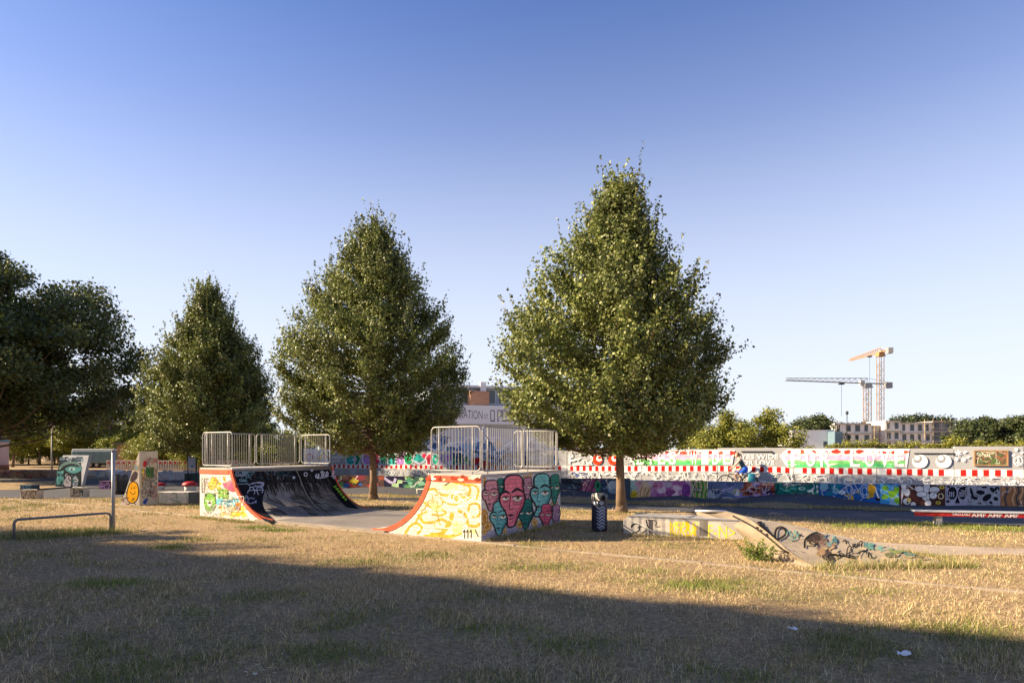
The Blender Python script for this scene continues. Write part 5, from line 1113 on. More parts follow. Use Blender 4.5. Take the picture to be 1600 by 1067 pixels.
def linden(loc, H, prof, seed, name_label, nb=150, leafL=.105, tr=.155, zb=1.75, dens=1.0, tones=LT, lop=0.0):
    rg = np.random.default_rng(seed); loc = Vector(loc); t = empty('linden_tree', loc, name_label, 'tree', 'row of conical linden trees')
    pz_ = [a for a, _ in prof]; pr_ = [b for _, b in prof]; R = lambda z: np.interp(z, pz_, pr_)
    mb = MB(); m = 12; tp = [(loc.x+.05*math.sin(i*.9+seed), loc.y+.05*math.cos(i*1.3+seed), H*.93*i/m) for i in range(m+1)]
    tp = [(loc.x, loc.y, -.05)]+tp[1:]
    mb.tube(tp, [tr*1.25]+[tr*(1-.93*(i/m)) for i in range(1, m+1)], 12)
    mb.tube([(loc.x, loc.y, -.02), (loc.x, loc.y, .18), (loc.x, loc.y, .4)], [tr*1.6, tr*1.25, tr*1.0], 12)
    Cs, Os, Ss, Tn = [], [], [], []; tone = [1.0]
    def twig(p0, d, L_, nl, sp):
        u = rg.random(nl)**.8; P_ = p0+d*(u*L_)[:, None]+np.array([0, 0, 1])*((u*u)*L_*.25)[:, None]+rg.normal(size=(nl, 3))*sp
        o = P_-np.array([loc.x, loc.y, 0]); o[:, 2] = 0; l = np.linalg.norm(o, axis=1)[:, None]+1e-6
        Cs.append(P_); Os.append(o/l*.8+d*.35); Ss.append(leafL*(.55+.7*rg.random(nl))); Tn.append(np.full(nl, tone[0]*(.85+.3*rg.random())))
    for k in range(nb):
        f = (k+.5)/nb; z0 = zb+.25+(H*.9-zb)*f**1.12; az = k*2.39996+rg.normal()*.25
        rise_f = .18+.55*f+rg.normal()*.08; tone[0] = .72+.6*rg.random()
        # tip on the crown surface
        Lh = R(z0+.6)*1.0
        for _ in range(3): Lh = R(min(z0+Lh*rise_f, H*.995))
        Lh *= (.80+.20*rg.random())*(1-lop*math.cos(az)); d0 = np.array([math.cos(az), math.sin(az), 0]); b0 = np.array([loc.x, loc.y, z0])
        nseg = 7; us = np.linspace(0, 1, nseg); pts = [b0+d0*Lh*u+np.array([0, 0, Lh*rise_f*(u**1.35)-(.25*Lh*(1-f)*math.sin(math.pi*u)*.5)]) for u in us]
        rb_ = tr*.30*(1-.7*f); mb.tube([tuple(q) for q in pts], [rb_*(1-.88*u)+.004 for u in us], 5, caps=False)
        nt_ = int((5+Lh*6.6)*dens); lat = np.array([-d0[1], d0[0], 0])
        for q in range(nt_):
            u = .16+.84*rg.random()**.62; i = min(int(u*(nseg-1)), nseg-2); w = u*(nseg-1)-i; p0 = pts[i]*(1-w)+pts[i+1]*w
            d = d0*(.25+.35*u)+np.array([0, 0, .42])+lat*rg.normal()*.68+rg.normal(size=3)*.32; d /= np.linalg.norm(d)
            L_ = (.40+.75*rg.random())*(1.15-.5*u)*(.4+.6*min(1, Lh/2.2)); twig(p0, d, L_, int(24+20*rg.random()), .09)
        dt = pts[-1]-pts[-2]; dt = dt/np.linalg.norm(dt)+np.array([0, 0, .6]); dt /= np.linalg.norm(dt)
        twig(pts[-1], dt, .45+.45*rg.random(), 20, .035)
        for _ in range(2): q = pts[-2]*.5+pts[-1]*.5+rg.normal(size=3)*.25; twig(q, np.array([dt[0]*.4+.2*rg.normal(), dt[1]*.4+.2*rg.normal(), 1.0])/1.15, .5+.5*rg.random(), 18, .03)
    for k in range(16):     # leaders at the top
        a = rg.random()*6.28; rr = rg.random()*.22; p0 = np.array([loc.x+rr*math.cos(a), loc.y+rr*math.sin(a), H*(.86+.09*rg.random())-rr]); twig(p0, np.array([.12*rg.normal(), .12*rg.normal(), 1.0]), .4+.45*rg.random(), 22, .045)
    C = np.concatenate(Cs); O = np.concatenate(Os); S = np.concatenate(Ss); keep = C[:, 2] > 1.35
    Vv, Ff, cc = leaves(C[keep], S[keep], O[keep], rg, tones); cc = cc*np.repeat(np.concatenate(Tn)[keep], 4)[:, None]
    # patches of slightly yellower and darker foliage
    g = vnoise(Vv[:, 0]*1.1+Vv[:, 1]*.7, Vv[:, 2]*1.2, seed)[:, None]; cc = cc*(.75+.5*g)
    mb.build('trunk', m_bark, t, smooth=True); mesh_np('crown', Vv, Ff, m_leaf, t, cc)
    return t, len(C)
T3, T2, T1 = G(971, 800), G(583, 780), Vector((P(326, 0, 34).x, 34, 0))
linden(T3, 11.5, [(1.4, .8), (1.8, 1.6), (2.35, 2.5), (3.2, 3.65), (4.3, 4.0), (5.4, 3.9), (6.4, 3.4), (7.5, 2.55), (8.6, 1.65), (10.1, .65), (11.1, .12), (11.6, .03)], 3, 'tallest conical linden tree, right of the half-pipe beside the ledge', nb=235, lop=.14)
linden(T2, 12.0, [(1.4, .8), (1.9, 2.0), (2.4, 2.9), (3.5, 4.1), (4.9, 4.2), (6.3, 3.75), (7.7, 2.95), (9.1, 1.95), (10.5, .85), (11.4, .2), (12.1, .03)], 8, 'middle conical linden tree whose trunk stands between the two ramp platforms', nb=230)
T1o, _ = linden(T1, 11.4, [(1.2, 1.2), (1.9, 2.6), (3.0, 3.4), (4.4, 3.5), (6.0, 3.1), (7.4, 2.35), (8.6, 1.55), (9.8, .7), (10.8, .15), (11.5, .03)], 15, 'leftmost conical linden tree behind the left ramp platform', nb=210, leafL=.12)
hid = copy_tree(T1o); hid.location = (P(334, 0, 41.0).x, 41.0, 0); hid.rotation_euler.z = 2.0; hid['label'] = 'linden tree added behind the leftmost linden to shade the hoarding'  # added tree, there to shade the left end of the hoarding
def broadleaf(H, R_, zb, seed, ncl, nl, leafL, tones, tr=.25, flat=.7, name='broadleaf_tree', label='', loc=(0, 0, 0), cat='tree', group=None, clump=.30, shape=1.0, low=False):
    """trunk, limbs to each clump, clumps of leaves spread through the crown"""
    rg = np.random.default_rng(seed); loc = Vector(loc); t = empty(name, loc, label, cat, group); mb = MB(); l3 = np.array(loc)
    th = zb+(H-zb)*.55; mb.tube([tuple(l3+np.array([.06*math.sin(i), .05*math.cos(2*i), th*i/6])) for i in range(7)], [tr*(1.3 if i == 0 else 1-.11*i) for i in range(7)], 9)
    Cs, Os, Ss = [], [], []; cz = (zb+H)/2; hz = (H-zb)/2
    for k in range(ncl):
        v = rg.normal(size=3); v /= np.linalg.norm(v); rr = rg.random()**.42
        if low and v[2] < 0: v[2] *= .8
        rad = R_*(1-.30*max(0, v[2])*shape); c = np.array([v[0]*rad*rr, v[1]*rad*rr, cz+v[2]*hz*rr])
        cr = clump*R_*(.65+.6*rg.random()); p = l3+c; c0 = np.array([0, 0, max(.6, min(th, c[2]-.35*math.hypot(c[0], c[1])))])+l3
        mid = (c0+p)/2+np.array([0, 0, -.05*R_]); mb.tube([tuple(c0), tuple(mid), tuple(p)], [tr*.20, tr*.12, tr*.03], 5, caps=False)
        n = int(nl*(.7+.6*rg.random())); q = rg.normal(size=(n, 3)); q /= np.linalg.norm(q, axis=1)[:, None]; q *= (rg.random((n, 1))**.45)
        L_ = q*np.array([cr, cr, cr*flat])+rg.normal(size=(n, 3))*cr*.10; P_ = p+L_
        o = L_+c*np.array([1, 1, .6])*.35; o /= np.linalg.norm(o, axis=1)[:, None]+1e-6
        Cs.append(P_); Os.append(o); Ss.append(leafL*(.6+.7*rg.random(n)))
    C = np.concatenate(Cs); O = np.concatenate(Os); S = np.concatenate(Ss); kp = C[:, 2] > l3[2]+.05
    Vv, Ff, cc = leaves(C[kp], S[kp], O[kp], rg, tones); mb.build('trunk', m_bark, t, smooth=True); mesh_np('crown', Vv, Ff, m_leaf, t, cc)
    return t
OT = [(.075, .098, .025), (.058, .08, .022), (.10, .12, .03), (.12, .13, .034)]
YT = [(.24, .25, .03), (.19, .22, .028), (.30, .28, .035), (.14, .18, .025)]
GT = [(.12, .14, .03), (.09, .12, .026), (.15, .16, .035)]
BT = [(.045, .065, .022), (.06, .08, .026), (.075, .09, .03)]
broadleaf(17.2, 11.2, 1.6, 42, 270, 560, .25, OT, .5, .6, 'oak_tree', 'huge dark spreading oak tree filling the left edge', (-39.0, 46.0, 0), clump=.155, low=True)
# background trees at the left: each has its own height and place
gl = 'background trees at left'
bgA = broadleaf(7.5, 3.4, 1.2, 5, 46, 330, .24, YT, .16, .75, 'park_tree', 'sunlit yellow-green tree directly behind the teal trailer', (P(120, 0, 80).x, 80, 0), group=gl, low=True)
bgB = broadleaf(12.0, 4.6, 1.6, 6, 60, 330, .26, GT, .22, .7, 'park_tree', 'tall green tree rising between the oak and the left linden', (P(172, 0, 78).x, 78, 0), group=gl)
bgC = broadleaf(4.2, 2.6, .2, 7, 34, 300, .17, YT, .10, .8, 'park_shrub', 'bright yellow-green shrub against the brick shed', (P(186, 0, 57).x, 63.5, 0), cat='shrub', group='bright shrubs at left', low=True)
def place(src, px, Y, s, rz, label):
    o = copy_tree(src); o.location = (P(px, 0, Y).x, Y, 0); o.scale = (s, s, s*(.94+.12*((px*7) % 10)/10)); o.rotation_euler.z = rz; o['label'] = label; return o
place(bgA, 20, 74, .95, 1.2, 'yellow-green tree just right of the pastel hut'); place(bgA, 62, 84, 1.0, 2.4, 'yellow-green tree behind the park lamp'); place(bgA, 215, 82, .9, 4.1, 'yellow-green tree above the brick shed roof')
place(bgB, 60, 96, .95, 2.0, 'green tree far behind the park lamp'); place(bgB, 130, 110, 1.0, 3.3, 'far green tree behind the white building, left side'); place(bgB, 235, 104, .85, .7, 'far green tree behind the leftmost linden'); place(bgB, -20, 90, 1.0, 5, 'green tree behind the pastel hut')
place(bgC, 262, 64.5, .9, 1.0, 'bright shrub between wedge slab and information board'); place(bgC, 312, 61, 1.0, 2.2, 'bright shrub right of the information board'); place(bgC, 190, 76, 1.15, 3.0, 'bright shrub just beyond the right end of the teal trailer'); place(bgC, 405, 58, 1.15, 4.0, 'bright shrub seen through the left railing'); place(bgC, 455, 60, 1.0, 5.0, 'bright shrub at the right side of the left railing')
place(bgA, 400, 75, .8, .3, 'yellow-green tree between the left and middle lindens'); place(bgA, 345, 78, .8, 1.3, 'yellow-green tree behind the leftmost linden trunk')
for k, (px, Y, sc_, src) in enumerate(((-45, 84, 1.1, bgA), (35, 92, 1.15, bgA), (92, 98, 1.2, bgA), (150, 92, 1.05, bgA), (185, 100, 1.1, bgA), (250, 88, 1.0, bgA), (300, 84, .95, bgA), (5, 104, 1.0, bgC), (85, 90, 1.1, bgC), (45, 86, 1.0, bgC), (110, 86, 1.2, bgC), (225, 64, .8, bgC), (340, 62, 1.0, bgC), (375, 66, 1.1, bgC))):
    place(src, px, Y, sc_, k*1.7, 'leafy %s in the left background, %s' % ('shrub' if src is bgC else 'tree', ['beyond the left edge', 'right of the pastel hut, far row', 'behind the lamp, far row', 'behind the trailer, far row', 'left of the white building', 'behind the cream wedge slab', 'behind the information board', 'low behind the hut', 'low right of the lamp', 'low left of the lamp', 'low left of the trailer', 'low behind the site barriers', 'low behind the left railing panel', 'low behind the second railing panel'][k]))
# right side: two round trees, hedge shrubs, distant wood
r1 = broadleaf(5.2, 2.15, .5, 9, 40, 330, .15, [(.20, .215, .032), (.16, .185, .03), (.25, .24, .04)], .12, .8, 'round_tree', 'round sunlit tree behind the hoarding, right beside the tallest linden', (P(1132, 0, 46).x, 46, 0), group='trees behind the hoarding', low=True)
place(r1, 1207, 46, .98, 2.0, 'round sunlit tree behind the hoarding left of the white hall')
place(r1, 1165, 54, .9, 4.0, 'darker round tree between the two sunlit ones behind the hoarding'); place(r1, 1090, 50, 1.0, 1.0, 'round tree half hidden behind the tallest linden')
hg = broadleaf(2.85, 1.7, .1, 12, 24, 330, .11, YT[:3]+[(.10, .09, .03)], .06, .7, 'hedge_shrub', 'leafy shrub behind the hoarding at the left end of the hedge', (P(1312, 0, 50).x, 50, 0), cat='shrub', group='shrubs behind the hoarding', low=True)
for px, Y, s, lb_ in ((1345, 50.5, 1.0, 'leafy shrub behind the hoarding below the shorter crane'), (1378, 50, 1.0, 'leafy shrub behind the hoarding below the taller crane'), (1408, 50.5, .95, 'leafy shrub behind the hoarding in the middle of the construction site'), (1440, 49, 1.05, 'yellowish shrub behind the painted white eyes'), (1472, 50, 1.0, 'leafy shrub behind the black eyelid bar end'), (1505, 48, 1.12, 'taller shrub at the step in the hoarding'), (1545, 48.5, .98, 'leafy shrub above the framed panel'), (1588, 49, .98, 'leafy shrub above the peace sign'), (1640, 49, 1.0, 'leafy shrub beyond the right edge'), (1280, 49, .9, 'small leafy shrub in front of the white hall'), (1245, 50, .92, 'small leafy shrub at the left corner of the white hall')): place(hg, px, Y, s, px*.7, lb_)
fa = broadleaf(11.0, 7.0, 1.0, 20, 60, 170, .60, BT, .3, .7, 'distant_tree', 'distant dark tree above the white hall', (P(1272, 0, 165).x, 165, 0), group='distant trees at right', low=True)
for px, Y, s, lb_ in ((1255, 190, 1.0, 'distant tree at the left end of the far wood'), (1302, 200, .95, 'distant tree left of the cranes'), (1340, 215, 1.1, 'distant tree behind the shorter crane mast'), (1395, 225, 1.05, 'distant tree right of the taller crane mast'), (1425, 205, 1.22, 'distant tree rising above the middle of the construction building'), (1455, 210, 1.22, 'distant tree rising above the right half of the construction building'), (1490, 215, 1.0, 'distant thin tree above the grey netting'), (1522, 140, .85, 'distant tree at the right end of the construction building'), (1550, 150, .92, 'distant dark tree in the wood, above the framed panel'), (1580, 140, .88, 'distant dark tree in the wood, second from right edge'), (1608, 135, .85, 'distant dark tree cut by the right edge'), (1640, 140, .9, 'distant dark tree outside the right edge')): place(fa, px, Y, s, px*.31, lb_)

# ------------------------------------------------------------------ building and tree left of the camera that throw the foreground shade
E1 = Vector((.905, -.425, 0)).normalized(); drop = 36.0; hB = drop*math.tan(SUN_EL)
sd = Vector((math.cos(SUN_AZ), math.sin(SUN_AZ), 0)); Q0 = G(620, 897)-sd*drop
nB = Vector((E1.y, -E1.x, 0))
if nB.dot(sd) > 0: nB = -nB
bA2 = Q0-E1*34; nb_ = empty('neighbouring_house', bA2, 'plain rendered house to the left behind the camera, shading the lawn', 'building')
MB().obox(bA2, E1*58, nB*9, Z*(hB-.25)).build('wall', mat('ochre_render', (.45, .37, .25), .85, .1, .5), nb_)
MB().obox(bA2-E1*.3-nB*.0+Z*(hB-.248), E1*58.6, nB*9.3, Z*.248).build('roof', mat('flat_roof_felt'), nb_)
for k in range(18):
    for z in (1.0, 4.2, 7.4, 10.6, 13.4):
        if z+1.6 < hB-.4: facade(nb_, None, bA2, E1, -nB, 1.2+k*3.15, 2.6+k*3.15, z, z+1.5, mat('white_parapet'))
for a_, w_, h_ in ((6, 1.4, .9), (15, 3.2, .55), (21, .9, 1.1), (27.5, 2.6, .5), (33, 1.0, .9), (38, 4.0, .45), (44, 1.2, .8)): MB().obox(bA2+E1*a_+nB*.6+Z*hB, E1*w_, nB*1.5, Z*h_).build('shadow_edge_block', mat('ochre_render'), nb_)  # roof blocks added only to make the shadow edge uneven
for k, (a_, e_, s_) in enumerate(((16, -3, .1), (22.5, -3, .75), (29, -3, -.1), (34.5, -3, .55), (40, -3, .0), (45, -3, .5))):  # added crowns poke above the roofline to roughen the cast shadow edge
    q = bA2+E1*a_+nB*e_; o = copy_tree(bgB); o.location = (q.x, q.y, 0); o.scale = (.62, .62, (hB-2.2+s_)/12.9); o.rotation_euler.z = k*1.3; o['label'] = 'unseen tree added by the neighbouring house to roughen its shadow edge, %s along the wall' % ['first', 'second', 'third', 'fourth', 'fifth', 'sixth'][k]; o['group'] = 'trees added to roughen the house shadow'
qs = G(215, 838)-sd*14; broadleaf(14*math.tan(SUN_EL)+1.0, 1.3, 2.0, 77, 30, 200, .13, OT, .14, .8, 'young_tree', 'young tree left of the frame shading the grass by the hoop barrier', (qs.x, qs.y, 0), low=True)

# ------------------------------------------------------------------ cyclist
CY = 28.95; cdir = -WLD; cn = Vector((-cdir.y, cdir.x, 0)); rear = Vector((P(1171.5, 0, CY).x, CY, .2)); k_ = 1.0
def cyc(f, z, s=0.0): return rear+cdir*f+Z*z+cn*s
bk_ = empty('bicycle', rear, 'dark city bicycle ridden leftwards along the hoarding', 'bicycle')
m_frame = mat('black_bike_paint', (.02, .02, .022), .35, .05); m_rub = mat('tyre_rubber')
for f in (0, 1.07):
    c = cyc(f, .355); pts = [c+cdir*(.335*math.cos(a))+Z*(.335*math.sin(a)) for a in [2*math.pi*i/28 for i in range(28)]]
    w_ = MB().tube(pts, .026, 7, closed=True).build('wheel', m_rub, bk_, smooth=True)
    sp_ = MB()
    for i in range(12): a = 2*math.pi*i/12; sp_.tube([c, c+cdir*(.325*math.cos(a))+Z*(.325*math.sin(a))], .0025, 3, caps=False)
    sp_.build('spokes', m_galv, w_); MB().tube([c-cn*.05, c+cn*.05], .025, 8).build('hub', m_galv, w_)
fm = MB(); bb_ = cyc(.45, .31); seat = cyc(.27, .86); hd1 = cyc(.90, .78); hd0 = cyc(.94, .66)
for a, b2, r in ((bb_, seat, .017), (bb_, hd0, .02), (cyc(.36, .60), hd1, .017), (bb_, cyc(0, .355), .012), (cyc(.33, .68), cyc(0, .355), .01), (hd0, cyc(.99, .5), .016), (cyc(.99, .5), cyc(1.07, .355), .013), (hd1, hd0, .02)): fm.tube([a, b2], r, 8)
fm.build('frame', m_frame, bk_, smooth=True)
hb = MB(); hb.tube([hd1, cyc(.87, .98)], .014, 8); hb.tube([cyc(.74, .985, -.29), cyc(.86, 1.0, -.22), cyc(.88, .98, 0), cyc(.86, 1.0, .22), cyc(.74, .985, .29)], .012, 8); hb.build('handlebar', m_frame, bk_, smooth=True)
MB().tube([cyc(.16, .90), cyc(.22, .905), cyc(.30, .90), cyc(.40, .895)], [.075, .08, .05, .025], 10).build('saddle', m_frame, bk_, smooth=True)
cr = MB(); cr.tube([bb_+cn*.08, cyc(.53, .17, .08)], .012, 6); cr.tube([bb_-cn*.08, cyc(.37, .45, -.08)], .012, 6); cr.tube([bb_-cn*.07, bb_-cn*.05], .09, 14); cr.build('crank', m_galv, bk_)
for s, f, z in ((.13, .53, .17), (-.13, .37, .45)): MB().obox(cyc(f-.05, z-.012, s-.05), cdir*.1, cn*.1, Z*.024).build('pedal', m_frame, bk_)
rk_ = MB()
for s in (-.06, .06): rk_.tube([cyc(.22, .74, s), cyc(-.22, .74, s)], .007, 6); rk_.tube([cyc(-.12, .74, s), cyc(0, .36, s)], .007, 6)
rk_.build('luggage_rack', m_frame, bk_)
fend = [cyc(0, .355)+cdir*(.38*math.cos(a))+Z*(.38*math.sin(a)) for a in [math.radians(40+i*14) for i in range(10)]]; MB().tube(fend, .012, 5).build('mudguard', m_frame, bk_)
pn = empty('pannier_bag', cyc(-.02, .4), 'teal pannier bag hanging on the bicycle rack', 'bag')
for s in (-1, 1): pass
pa = MB(); ring = []
for z, hf, hs in ((.33, .10, .05), (.40, .14, .075), (.58, .155, .085), (.74, .15, .08), (.80, .12, .05)):
    ring.append([cyc(-.07+a*hf, z, .18+b2*hs) for a, b2 in ((-1, -.6), (-.7, -1), (.7, -1), (1, -.6), (1, .6), (.7, 1), (-.7, 1), (-1, .6))])
pa.add([q for rr in ring for q in rr], [(i*8+k, i*8+(k+1) % 8, (i+1)*8+(k+1) % 8, (i+1)*8+k) for i in range(4) for k in range(8)]+[tuple(range(7, -1, -1)), tuple(range(32, 40))])
pa.build('bag', mat('teal_pannier', (.03, .24, .32), .5, .15, 8), pn, smooth=True)
MB().obox(cyc(-.20, .66, .09), cdir*.26, cn*.17, Z*.012).build('strap', m_frame, pn)
pe = empty('person', cyc(.3, .3), 'cyclist in dark top and bright blue skirt leaning over handlebars', 'person')
def skinned(name, verts, edges, radii, m, parent, root=0, sub=2):
    off = wloc(parent); me = bpy.data.meshes.new(name); me.from_pydata([tuple(v-off) for v in verts], edges, []); me.materials.append(m); o = link(name, me, parent)
    me.skin_vertices.new(name='') if hasattr(me.skin_vertices, 'new') else None
    sk = o.modifiers.new('skin', 'SKIN'); sk.use_smooth_shade = True
    layer = o.data.skin_vertices[0].data if len(o.data.skin_vertices) else None
    if layer:
        for i, r in enumerate(radii): layer[i].radius = (r, r); layer[i].use_root = (i == root)
    s_ = o.modifiers.new('sub', 'SUBSURF'); s_.levels = s_.render_levels = sub
    return o
m_skin = mat('sunlit_skin', (.60, .37, .26), .55, .06, 6)
pv = [cyc(.25, .99), cyc(.33, 1.18), cyc(.43, 1.38), cyc(.48, 1.47), cyc(.52, 1.54),
      cyc(.45, 1.40, .18), cyc(.61, 1.20, .23), cyc(.78, 1.03, .27), cyc(.45, 1.40, -.18), cyc(.61, 1.20, -.23), cyc(.78, 1.03, -.27),
      cyc(.30, .95, .10), cyc(.66, .72, .12), cyc(.50, .29, .12), cyc(.62, .21, .12), cyc(.30, .95, -.10), cyc(.68, .92, -.12), cyc(.36, .56, -.12), cyc(.47, .49, -.12)]
pe_ = [(0, 1), (1, 2), (2, 3), (3, 4), (2, 5), (5, 6), (6, 7), (2, 8), (8, 9), (9, 10), (0, 11), (11, 12), (12, 13), (13, 14), (0, 15), (15, 16), (16, 17), (17, 18)]
pr = [.13, .115, .12, .05, .05, .055, .042, .03, .055, .042, .03, .10, .065, .042, .035, .10, .065, .042, .035]
skinned('body', pv, pe_, pr, m_skin, pe)
hc = cyc(.56, 1.64)
hdm = MB(); nR = 10
for i in range(nR+1):
    th = math.pi*i/nR
    for k in range(14):
        ph = 2*math.pi*k/14; f, s, z = math.sin(th)*math.cos(ph), math.sin(th)*math.sin(ph), math.cos(th)
        ff = f*.098*(1.0 if f < 0 else .92)+(.018 if (f > .75 and abs(z+.1) < .25 and abs(s) < .3) else 0); hdm.v.append(tuple(hc+cdir*(ff+(-.012 if z < -.4 else 0)+.03*(-z))+cn*(s*.076*(1 if z > -.3 else .85))+Z*(z*.118)))
hdm.f = [(i*14+k, i*14+(k+1) % 14, (i+1)*14+(k+1) % 14, (i+1)*14+k) for i in range(nR) for k in range(14)]; hdm.build('head', m_skin, pe, smooth=True)
m_hair = mat('light_brown_hair', (.22, .13, .07), .6, .2, 14)
hr = MB(); hc2 = hc+Z*.022-cdir*.02
for i in range(8):
    th = math.pi*.62*i/7
    for k in range(14): ph = 2*math.pi*k/14; f, s, z = math.sin(th)*math.cos(ph), math.sin(th)*math.sin(ph), math.cos(th); ext = 0 if f < .2 else -.02; hr.v.append(tuple(hc2+cdir*(f*.108+ext)+cn*(s*.088)+Z*(z*.118-(.05 if f < -.3 else 0)*(1-z))))
hr.f = [(i*14+k, i*14+(k+1) % 14, (i+1)*14+(k+1) % 14, (i+1)*14+k) for i in range(7) for k in range(14)]; hr.tube([hc2-cdir*.09+Z*.02, hc2-cdir*.17-Z*.03, hc2-cdir*.2-Z*.12], [.04, .035, .012], 8); hr.build('hair', m_hair, pe, smooth=True)
for sgn in (-1, 1):
    hand0 = cyc(.78, 1.03, .27*sgn); hm = MB(); hm.tube([hand0, cyc(.82, 1.01, .275*sgn), cyc(.85, 1.005, .27*sgn)], [.028, .036, .03], 8)
    for q in range(4): s = (.245+.02*q)*sgn; hm.tube([cyc(.85, 1.012, s), cyc(.878-.003*q, 1.005, s), cyc(.882-.004*q, .98, s), cyc(.862, .966, s)], [.010, .009, .009, .008], 6)
    hm.tube([cyc(.82, 1.0, .245*sgn), cyc(.84, .985, .23*sgn), cyc(.858, .975, .235*sgn)], [.011, .010, .008], 6); hm.build('hand', m_skin, pe, smooth=True)
def loft(rings, n=16):
    m = MB()
    for c, ax, rf, rs in rings:
        fd = (cdir*ax[0]+Z*ax[1]).normalized()
        for k in range(n): a = 2*math.pi*k/n; m.v.append(tuple(c+fd*(rf*math.cos(a))+cn*(rs*math.sin(a))))
    m.f = [(i*n+k, i*n+(k+1) % n, (i+1)*n+(k+1) % n, (i+1)*n+k) for i in range(len(rings)-1) for k in range(n)]; return m
loft([(cyc(.27, 1.04), (.9, -.4), .14, .175), (cyc(.33, 1.17), (.9, -.4), .125, .15), (cyc(.40, 1.30), (.9, -.4), .135, .17), (cyc(.445, 1.40), (.9, -.4), .115, .165), (cyc(.465, 1.435), (.9, -.4), .07, .10)]).build('top', mat('dark_teal_top', (.08, .12, .13), .8, .3, 18), pe, smooth=True)
loft([(cyc(.285, 1.08), (.9, -.4), .145, .18), (cyc(.25, 1.0), (.95, -.25), .18, .21), (cyc(.30, .93), (.95, -.1), .24, .22), (cyc(.36, .86), (.95, .0), .27, .215), (cyc(.39, .80), (.95, 0.05), .27, .205)]).build('skirt', mat('bright_blue_cloth', (.03, .15, .72), .75, .15, 8), pe, smooth=True)
for s, f, z in ((.12, .50, .21), (-.12, .35, .49)):
    loft([(cyc(f+.0, z+.07, s), (1, 0), .05, .042), (cyc(f+.01, z+.02, s), (1, 0), .07, .045), (cyc(f+.06, z-.01, s), (1, 0), .13, .048), (cyc(f+.06, z-.03, s), (1, 0), .13, .045)], 10).build('shoe', mat('pale_shoe', (.5, .48, .45), .7, .1), pe, smooth=True)

# ------------------------------------------------------------------ grass blades, weeds, litter
rg = np.random.default_rng(1)
RAMPQ = [tuple(hp(s, v, 0))[:2] for s, v in ((-.02, -.14), (HP_L+.02, -.14), (HP_L+.02, HP_W+.02), (-.02, HP_W+.02))]
KERBQ = [tuple(hp(s, v, 0))[:2] for s, v in ((-17, -.25), (24, -.25), (24, -.11), (-17, -.11))]
LEDQ = [tuple(q)[:2] for q in (LA, LB, LB+LN*1.1, LA+LN*1.1)]
KICKQ = [tuple(q)[:2] for q in (Ls[0], *Ls[1:], Rs[-1], Bk, Rs[0])]
ASPQ = [(q.x, q.y) for q in ASPH]; PATHQ = [(q.x, q.y) for q in PATH]
spots = [((170, 912), 1.0), ((1090, 916), 1.1), ((265, 856), .5), ((440, 829), .8), ((400, 824), .7), ((640, 868), .9), ((860, 885), 1.0), ((560, 880), .8), ((1320, 900), .7), ((1450, 818), 2.2), ((1350, 822), 1.4), ((1560, 826), 2.0), ((130, 832), 1.6), ((60, 838), 1.4), ((300, 958), .5), ((750, 985), .7), ((1380, 925), .5), ((900, 1010), .9), ((520, 1030), .6), ((1150, 1055), .7), ((1010, 893), .6), ((1480, 985), .8), ((200, 1040), .5)]
SP = [(G(*a).x, G(*a).y, r) for a, r in spots]
def greenness(x, y):
    g = np.clip((vnoise(x*.55, y*.9, 3)-.50)*2.6, 0, 1)*.7+np.clip((vnoise(x*1.9, y*2.4, 5)-.6)*2.5, 0, 1)*.35
    for sx, sy, r in SP: g += 1.1*np.exp(-(((x-sx)/(r*.9))**2+((y-sy)/(r*.45))**2)*1.6)
    g = g+np.clip((9.5-y)/6, 0, 1)*.22*vnoise(x*1.1, y*1.4, 41)
    return np.clip(g, 0, 1)
def blades(n, x, y, z, hs, ws, gcol, l0=0.0, l1=1.25):
    a = rg.random(n)*6.283; lean = l0+(rg.random(n)**.7)*(l1-l0); l = rg.random(n)*6.283
    bx, by = np.cos(a)*ws, np.sin(a)*ws; tx = x+np.cos(l)*np.sin(lean)*hs; tyy = y+np.sin(l)*np.sin(lean)*hs; tz = z+np.cos(lean)*hs
    Vv = np.stack([np.stack([x-bx, y-by, z-.004+0*x], 1), np.stack([x+bx, y+by, z-.004+0*x], 1), np.stack([tx, tyy, tz], 1)], 1).reshape(-1, 3)
    return Vv, np.repeat(gcol, 3, 0)
STRAW = np.array([(.66, .49, .25), (.56, .41, .20), (.74, .58, .33), (.43, .30, .15), (.62, .49, .28), (.32, .22, .115)]); GREEN = np.array([(.15, .19, .035), (.20, .23, .045), (.11, .15, .03), (.26, .26, .06)])
AV, AC = [], []
WORN = [tuple(hp(a, b2, 0))[:2] for a, b2 in ((-2.5, -.3), (3, -.35), (8.5, -.4), (11, -.5), (11, -1.3), (7, -1.7), (3, -1.5), (-1, -1.0), (-7, -1.2), (-14, -.9), (-14, -.3))]
